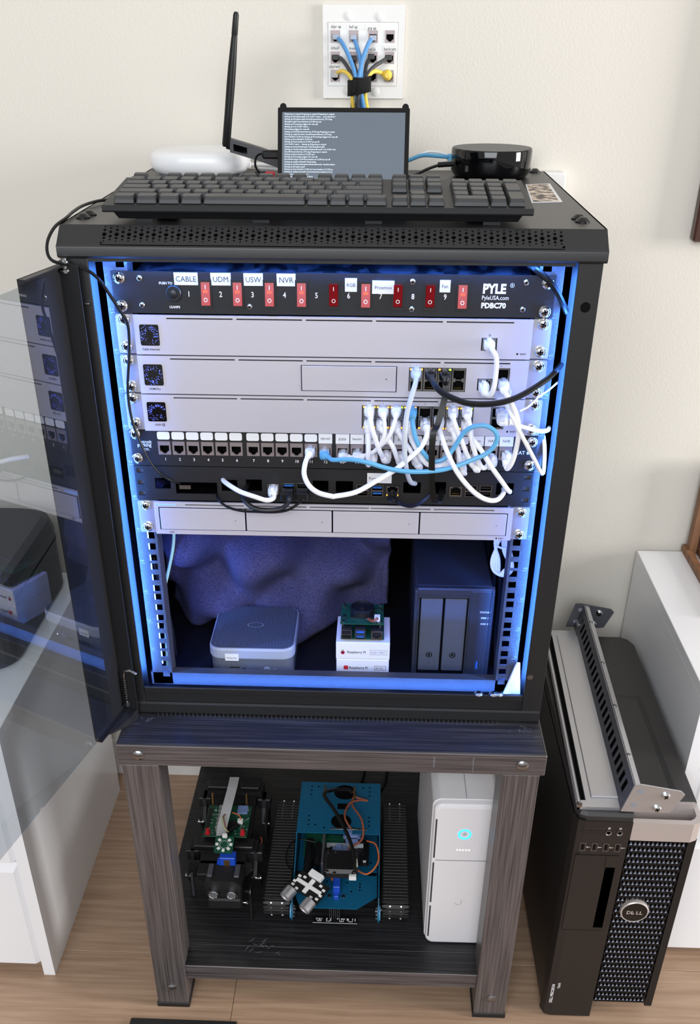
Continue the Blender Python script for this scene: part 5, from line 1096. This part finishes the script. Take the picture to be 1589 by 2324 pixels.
for j in range(rows+1):
    z = gz0+rh*j; b.box(gx0, gx1, DF+4, DF+14, z-.7, z+.7)
for j in range(rows):
    for i in range(cols+1):
        x = gx0+cw*(i+.5*(j % 2)); z = gz0+rh*j
        for sgn in (-1, 1):
            x2 = x+sgn*cw/2
            if gx0-1 <= x <= gx1+1 and gx0-1 <= x2 <= gx1+1: b.add([(x-.6, DF+4, z), (x+.6, DF+4, z), (x2+.6, DF+4, z+rh), (x2-.6, DF+4, z+rh), (x, DF+12, z), (x2, DF+12, z+rh)], [(0, 1, 2, 3), (0, 3, 5, 4), (1, 2, 5, 4)])
part('grille_bars', b, 'mesh_black', dl, kind='stuff')
o = part('badge', B().lathe([(21, DF+8), (21, DF-1), (19.4, DF-2.4), (18.4, DF-1.6)], (452, 0, -342), 'y', 36).lathe([(18.6, DF-1.4), (18.5, DF-1.9), (0, DF-1.9)], (452, 0, -342), 'y', 36, mi=1), ['handle', 'gloss'], dl, 'round silver rimmed badge')
for k_, (c_, dx, rot) in enumerate((('D', -12.2, 0), ('E', -4.2, .5), ('L', 1.9, 0), ('L', 6.9, 0))):
    part('lettering', B().text(c_, 9.4, (452+dx, DF-2.3, -345.4 if k_ != 1 else -346.6), right=(math.cos(rot), 0, math.sin(rot)), up=(-math.sin(rot), 0, math.cos(rot)), bold=.03, wx=1.0), 'handle', o)
F_ = DF-2.2
part('power_button', B().box(353, 383, F_-.4, F_+1, -187, -177, bev=.3).add(ring(B(), 368, F_-.5, -182, 3.2, 2.7, 14).v, ring(B(), 0, 0, 0, 1, .5, 14).f, 0), 'dell', dl)
for x, c_ in ((389.5, 'mic'), (405, 'phones')):
    part('audio_jack', B().lathe([(4.6, F_+1), (4.6, F_-1), (3.4, F_-1), (2.6, F_+.2), (0, F_+.2)], (x, 0, -185.4), 'y', 20), 'steel', dl); part('jack_icon', ring(B(), x, F_-.1, -176.6, 1.8, 1.1, 10), 'print_white', dl)
for i in range(4):
    x = 357.5+16.2*i; part('usb_port', B().plate(x-4, x+4, -220, -205, F_-.6, F_+.6, [(x-3.2, x+3.2, -219, -206)]).box(x-3, x+3, F_+.3, F_+.7, -219, -206, mi=1).box(x-1.2, x+1, F_-.4, F_, -217, -208, mi=1), ['steel', 'pitch'], dl)
    part('usb_icon', B().box(x+5.2, x+10.6, F_-.1, F_, -213.2, -212.7).prism(circ(.9, 8, x+6, -213), 'y', F_, F_-.15), 'print_white', dl)
part('drive_cover', B().plate(349, 411, -382, -227.5, F_-.5, F_+.5, [(394.5, 409, -377, -251)]).box(350, 410, F_+.5, F_+1, -381, -228), 'dellfront', dl); part('drive_slot', B().box(395, 409, F_+.2, F_+.45, -376, -251).box(349, 410.6, F_-.6, F_-.3, -228.2, -227.6).box(392.8, 393.4, F_-.6, F_-.3, -251, -228).box(348.8, 349.3, F_-.6, F_-.3, -381, -228).box(349, 410.6, F_-.6, F_-.3, -382.2, -381.6), 'pitch', dl)
for t_, sz, x in (('DELL PRECISION', 6.6, 355), ('T3610', 5.4, 363.5)):
    part('lettering', B().text(t_, sz, (x, F_-.15, -553 if sz > 6 else -518), right=(0, 0, 1), up=(-1, 0, 0), bold=.02, wx=.92), 'print_white', dl)
# silver rack bracket lying on the tower
br = athing('rack_bracket', 'silver metal rack bracket with a row of square vents lying on the black tower', 'bracket', (385, 160, DT))
def bx(b, s0, s1, x0, x1, z0, z1, mi=0, bev=0):      # runs along the tower, leaning slightly to the right at the back
    c = B().box(x0, x1, s0, s1, z0, z1, 0, bev); return b.add([(x+(y+78)*.035, y, z) for x, y, z in c.v], c.f, mi)
tray = part('tray', bx(bx(bx(bx(B(), -76, 400, 356, 402, DT, DT+5), -76, 400, 343, 346.4, DT, DT+5), -76, -62, 343, 356, DT, DT+5), 386, 400, 343, 356, DT, DT+5), 'alu', br)
part('raised_panel', bx(B(), -56, 380, 364, 402, DT+5, DT+7, 0, .8), 'alu', br)
part('slot_floor', bx(B(), -62, 386, 346.4, 356, DT+.1, DT+.5), 'pitch', br)
part('rod', B().cyl((344, -74, DT+9), (359, 380, DT+9), 3.6, n=12), 'alu', br); part('rod_screw', B().lathe([(4.4, -76), (4.2, -78), (0, -79)], (344.5, 0, DT+9), 'y', 14), 'steel', br)
def wall_pt(s, h, n=0):      # the vented wall leans: s along, h up, n out of its face
    return (401+(s+78)*.03+h*.30-n, s, DT+4+h+n*.3)
def wbox(b, s0, s1, h0, h1, n0, n1, mi=0): c = B().box(s0, s1, h0, h1, n0, n1); return b.add([wall_pt(*v) for v in c.v], c.f, mi)
holes = [(-58+19.3*i, -58+19.3*i+13.4, 12, 31) for i in range(24)]
c = B().plate(-78, 418, 0, 44, 0, 1.6, [(a, b_, q, e) for a, b_, q, e in holes]); b = B(); b.add([wall_pt(x, z, -y) for x, y, z in c.v], c.f)
wl = part('vented_wall', b, 'aludark', br, 'grey wall pierced by a row of square vents')
part('top_flange', wbox(B(), -78, 418, 42.6, 44, -9, .4), 'alu', br); part('inner_dark', wbox(B(), -70, 410, 2, 42, -8, -7), 'pitch', wl)
for s in (-10, 110, 230, 360): part('flange_screw', B().cyl(wall_pt(s, 44, -4), wall_pt(s, 45, -4), 3, n=12), 'steel', br)
def ear(y, d, nm):
    e = part(nm, B().loft([[(x, y+dy, DT+z) for x, z in ((402, 2), (414, 50), (424, 50), (478, 40), (484, 34), (470, 2), (462, 1))] for dy in (0, 2.2)]), 'alu' if d < 0 else 'aludark', br)
    for x, z in ((424, 38), (418, 14)): part('ear_hole', B().prism(rrect(9, 7, 3, 4, x, DT+z), 'y', y-.4 if d < 0 else y-.3, y+.2), 'print_grey', e)
    for x, z in ((458, 32), (450, 9)): inst('rack_screw', screw_me, e, (x, y-.2, DT+z), (0, random.uniform(0, 3), 0))
ear(-80, -1, 'front_ear'); ear(418, 1, 'rear_ear')
part('rear_lug', B().box(418, 432, 396, 416, DT, DT+20, bev=1), 'alu', br)
# white chests
def chest(label, x0, x1, yf, top, drawers, side):
    t = athing('chest_of_drawers', label, 'chest', ((x0+x1)/2, (yf+WALL)/2, FL))
    yb = min(WALL-14, yf+482)
    part('side_panel', B().box(x0, x0+19, yf, yb, FL, top-18), 'chest', t); part('side_panel', B().box(x1-19, x1, yf, yb, FL, top-18), 'chest', t)
    part('top_panel', B().box(x0, x1, yf, yb, top-18, top, bev=.8), 'chest', t); part('back_panel', B().box(x0+19, x1-19, yb-6, yb, FL+20, top-18).box(x0+19, x1-19, yf+30, yf+46, FL, FL+22), 'chest', t)
    for z0_, z1_ in drawers:
        xa, xb = x0+20, x1-20; b = B(); q = [(xa, z0_), (xb, z0_), (xb, z1_), (xa, z1_)]
        b.loft([[(x, yf+18, z) for x, z in q], [(x, yf+9, z) for x, z in q], [(x, yf+1, z) for x, z in ((xa+9, z0_), (xb-9, z0_), (xb-9, z1_-16), (xa+9, z1_-16))]])
        part('drawer', b, 'chest', t)
    return t
chest('low white chest of drawers at the right behind the computer tower', 527, 1327, 44, -33, [(FL+24, -318), (-312, -53)], 1)
chest('low white chest of drawers at the left, partly seen through the glass door', -1270, -470, -38, -74, [(FL+26, -333), (-328, -98)], -1)
t = athing('dark_case', 'dark rounded case on the left white chest seen through the tinted glass', 'case', (-640, 260, -74))
lo_ = lambda z, k: [(x, y, z) for x, y in rrect(290*k, 320*k, 46, 6, -640, 270)]
part('body', B().loft([lo_(-74, .97), lo_(-66, 1), lo_(40, 1), lo_(58, .97), lo_(64, .9)]), 'cablecharcoal', t); part('lid_seam', B().loft([lo_(20, 1.004), lo_(22, 1.004)]), 'pitch', t)
t = athing('timber_frame', 'brown wooden frame standing on the right white chest at the picture edge', 'frame', (700, 470, -33))
part('upright', B().box(612, 626, 476, 494, -33, 140, bev=1), 'timber', t); part('upright', B().box(634, 646, 470, 480, -33, 140, bev=1), 'timber', t)
for x in (606, 630): part('base_rail', B().box(x, x+13, 250, 500, -33, -20, bev=1.2), 'timber', t)
part('backing', B().box(626, 900, 484, 490, -30, 140), 'frame_brown', t)
solo('floor_mat', B().box(-322, -150, -420, -121, FL, FL+6, bev=1.5), 'rubber', 'black edge of a mat on the floor in front of the table', 'mat', (-236, -260, FL))
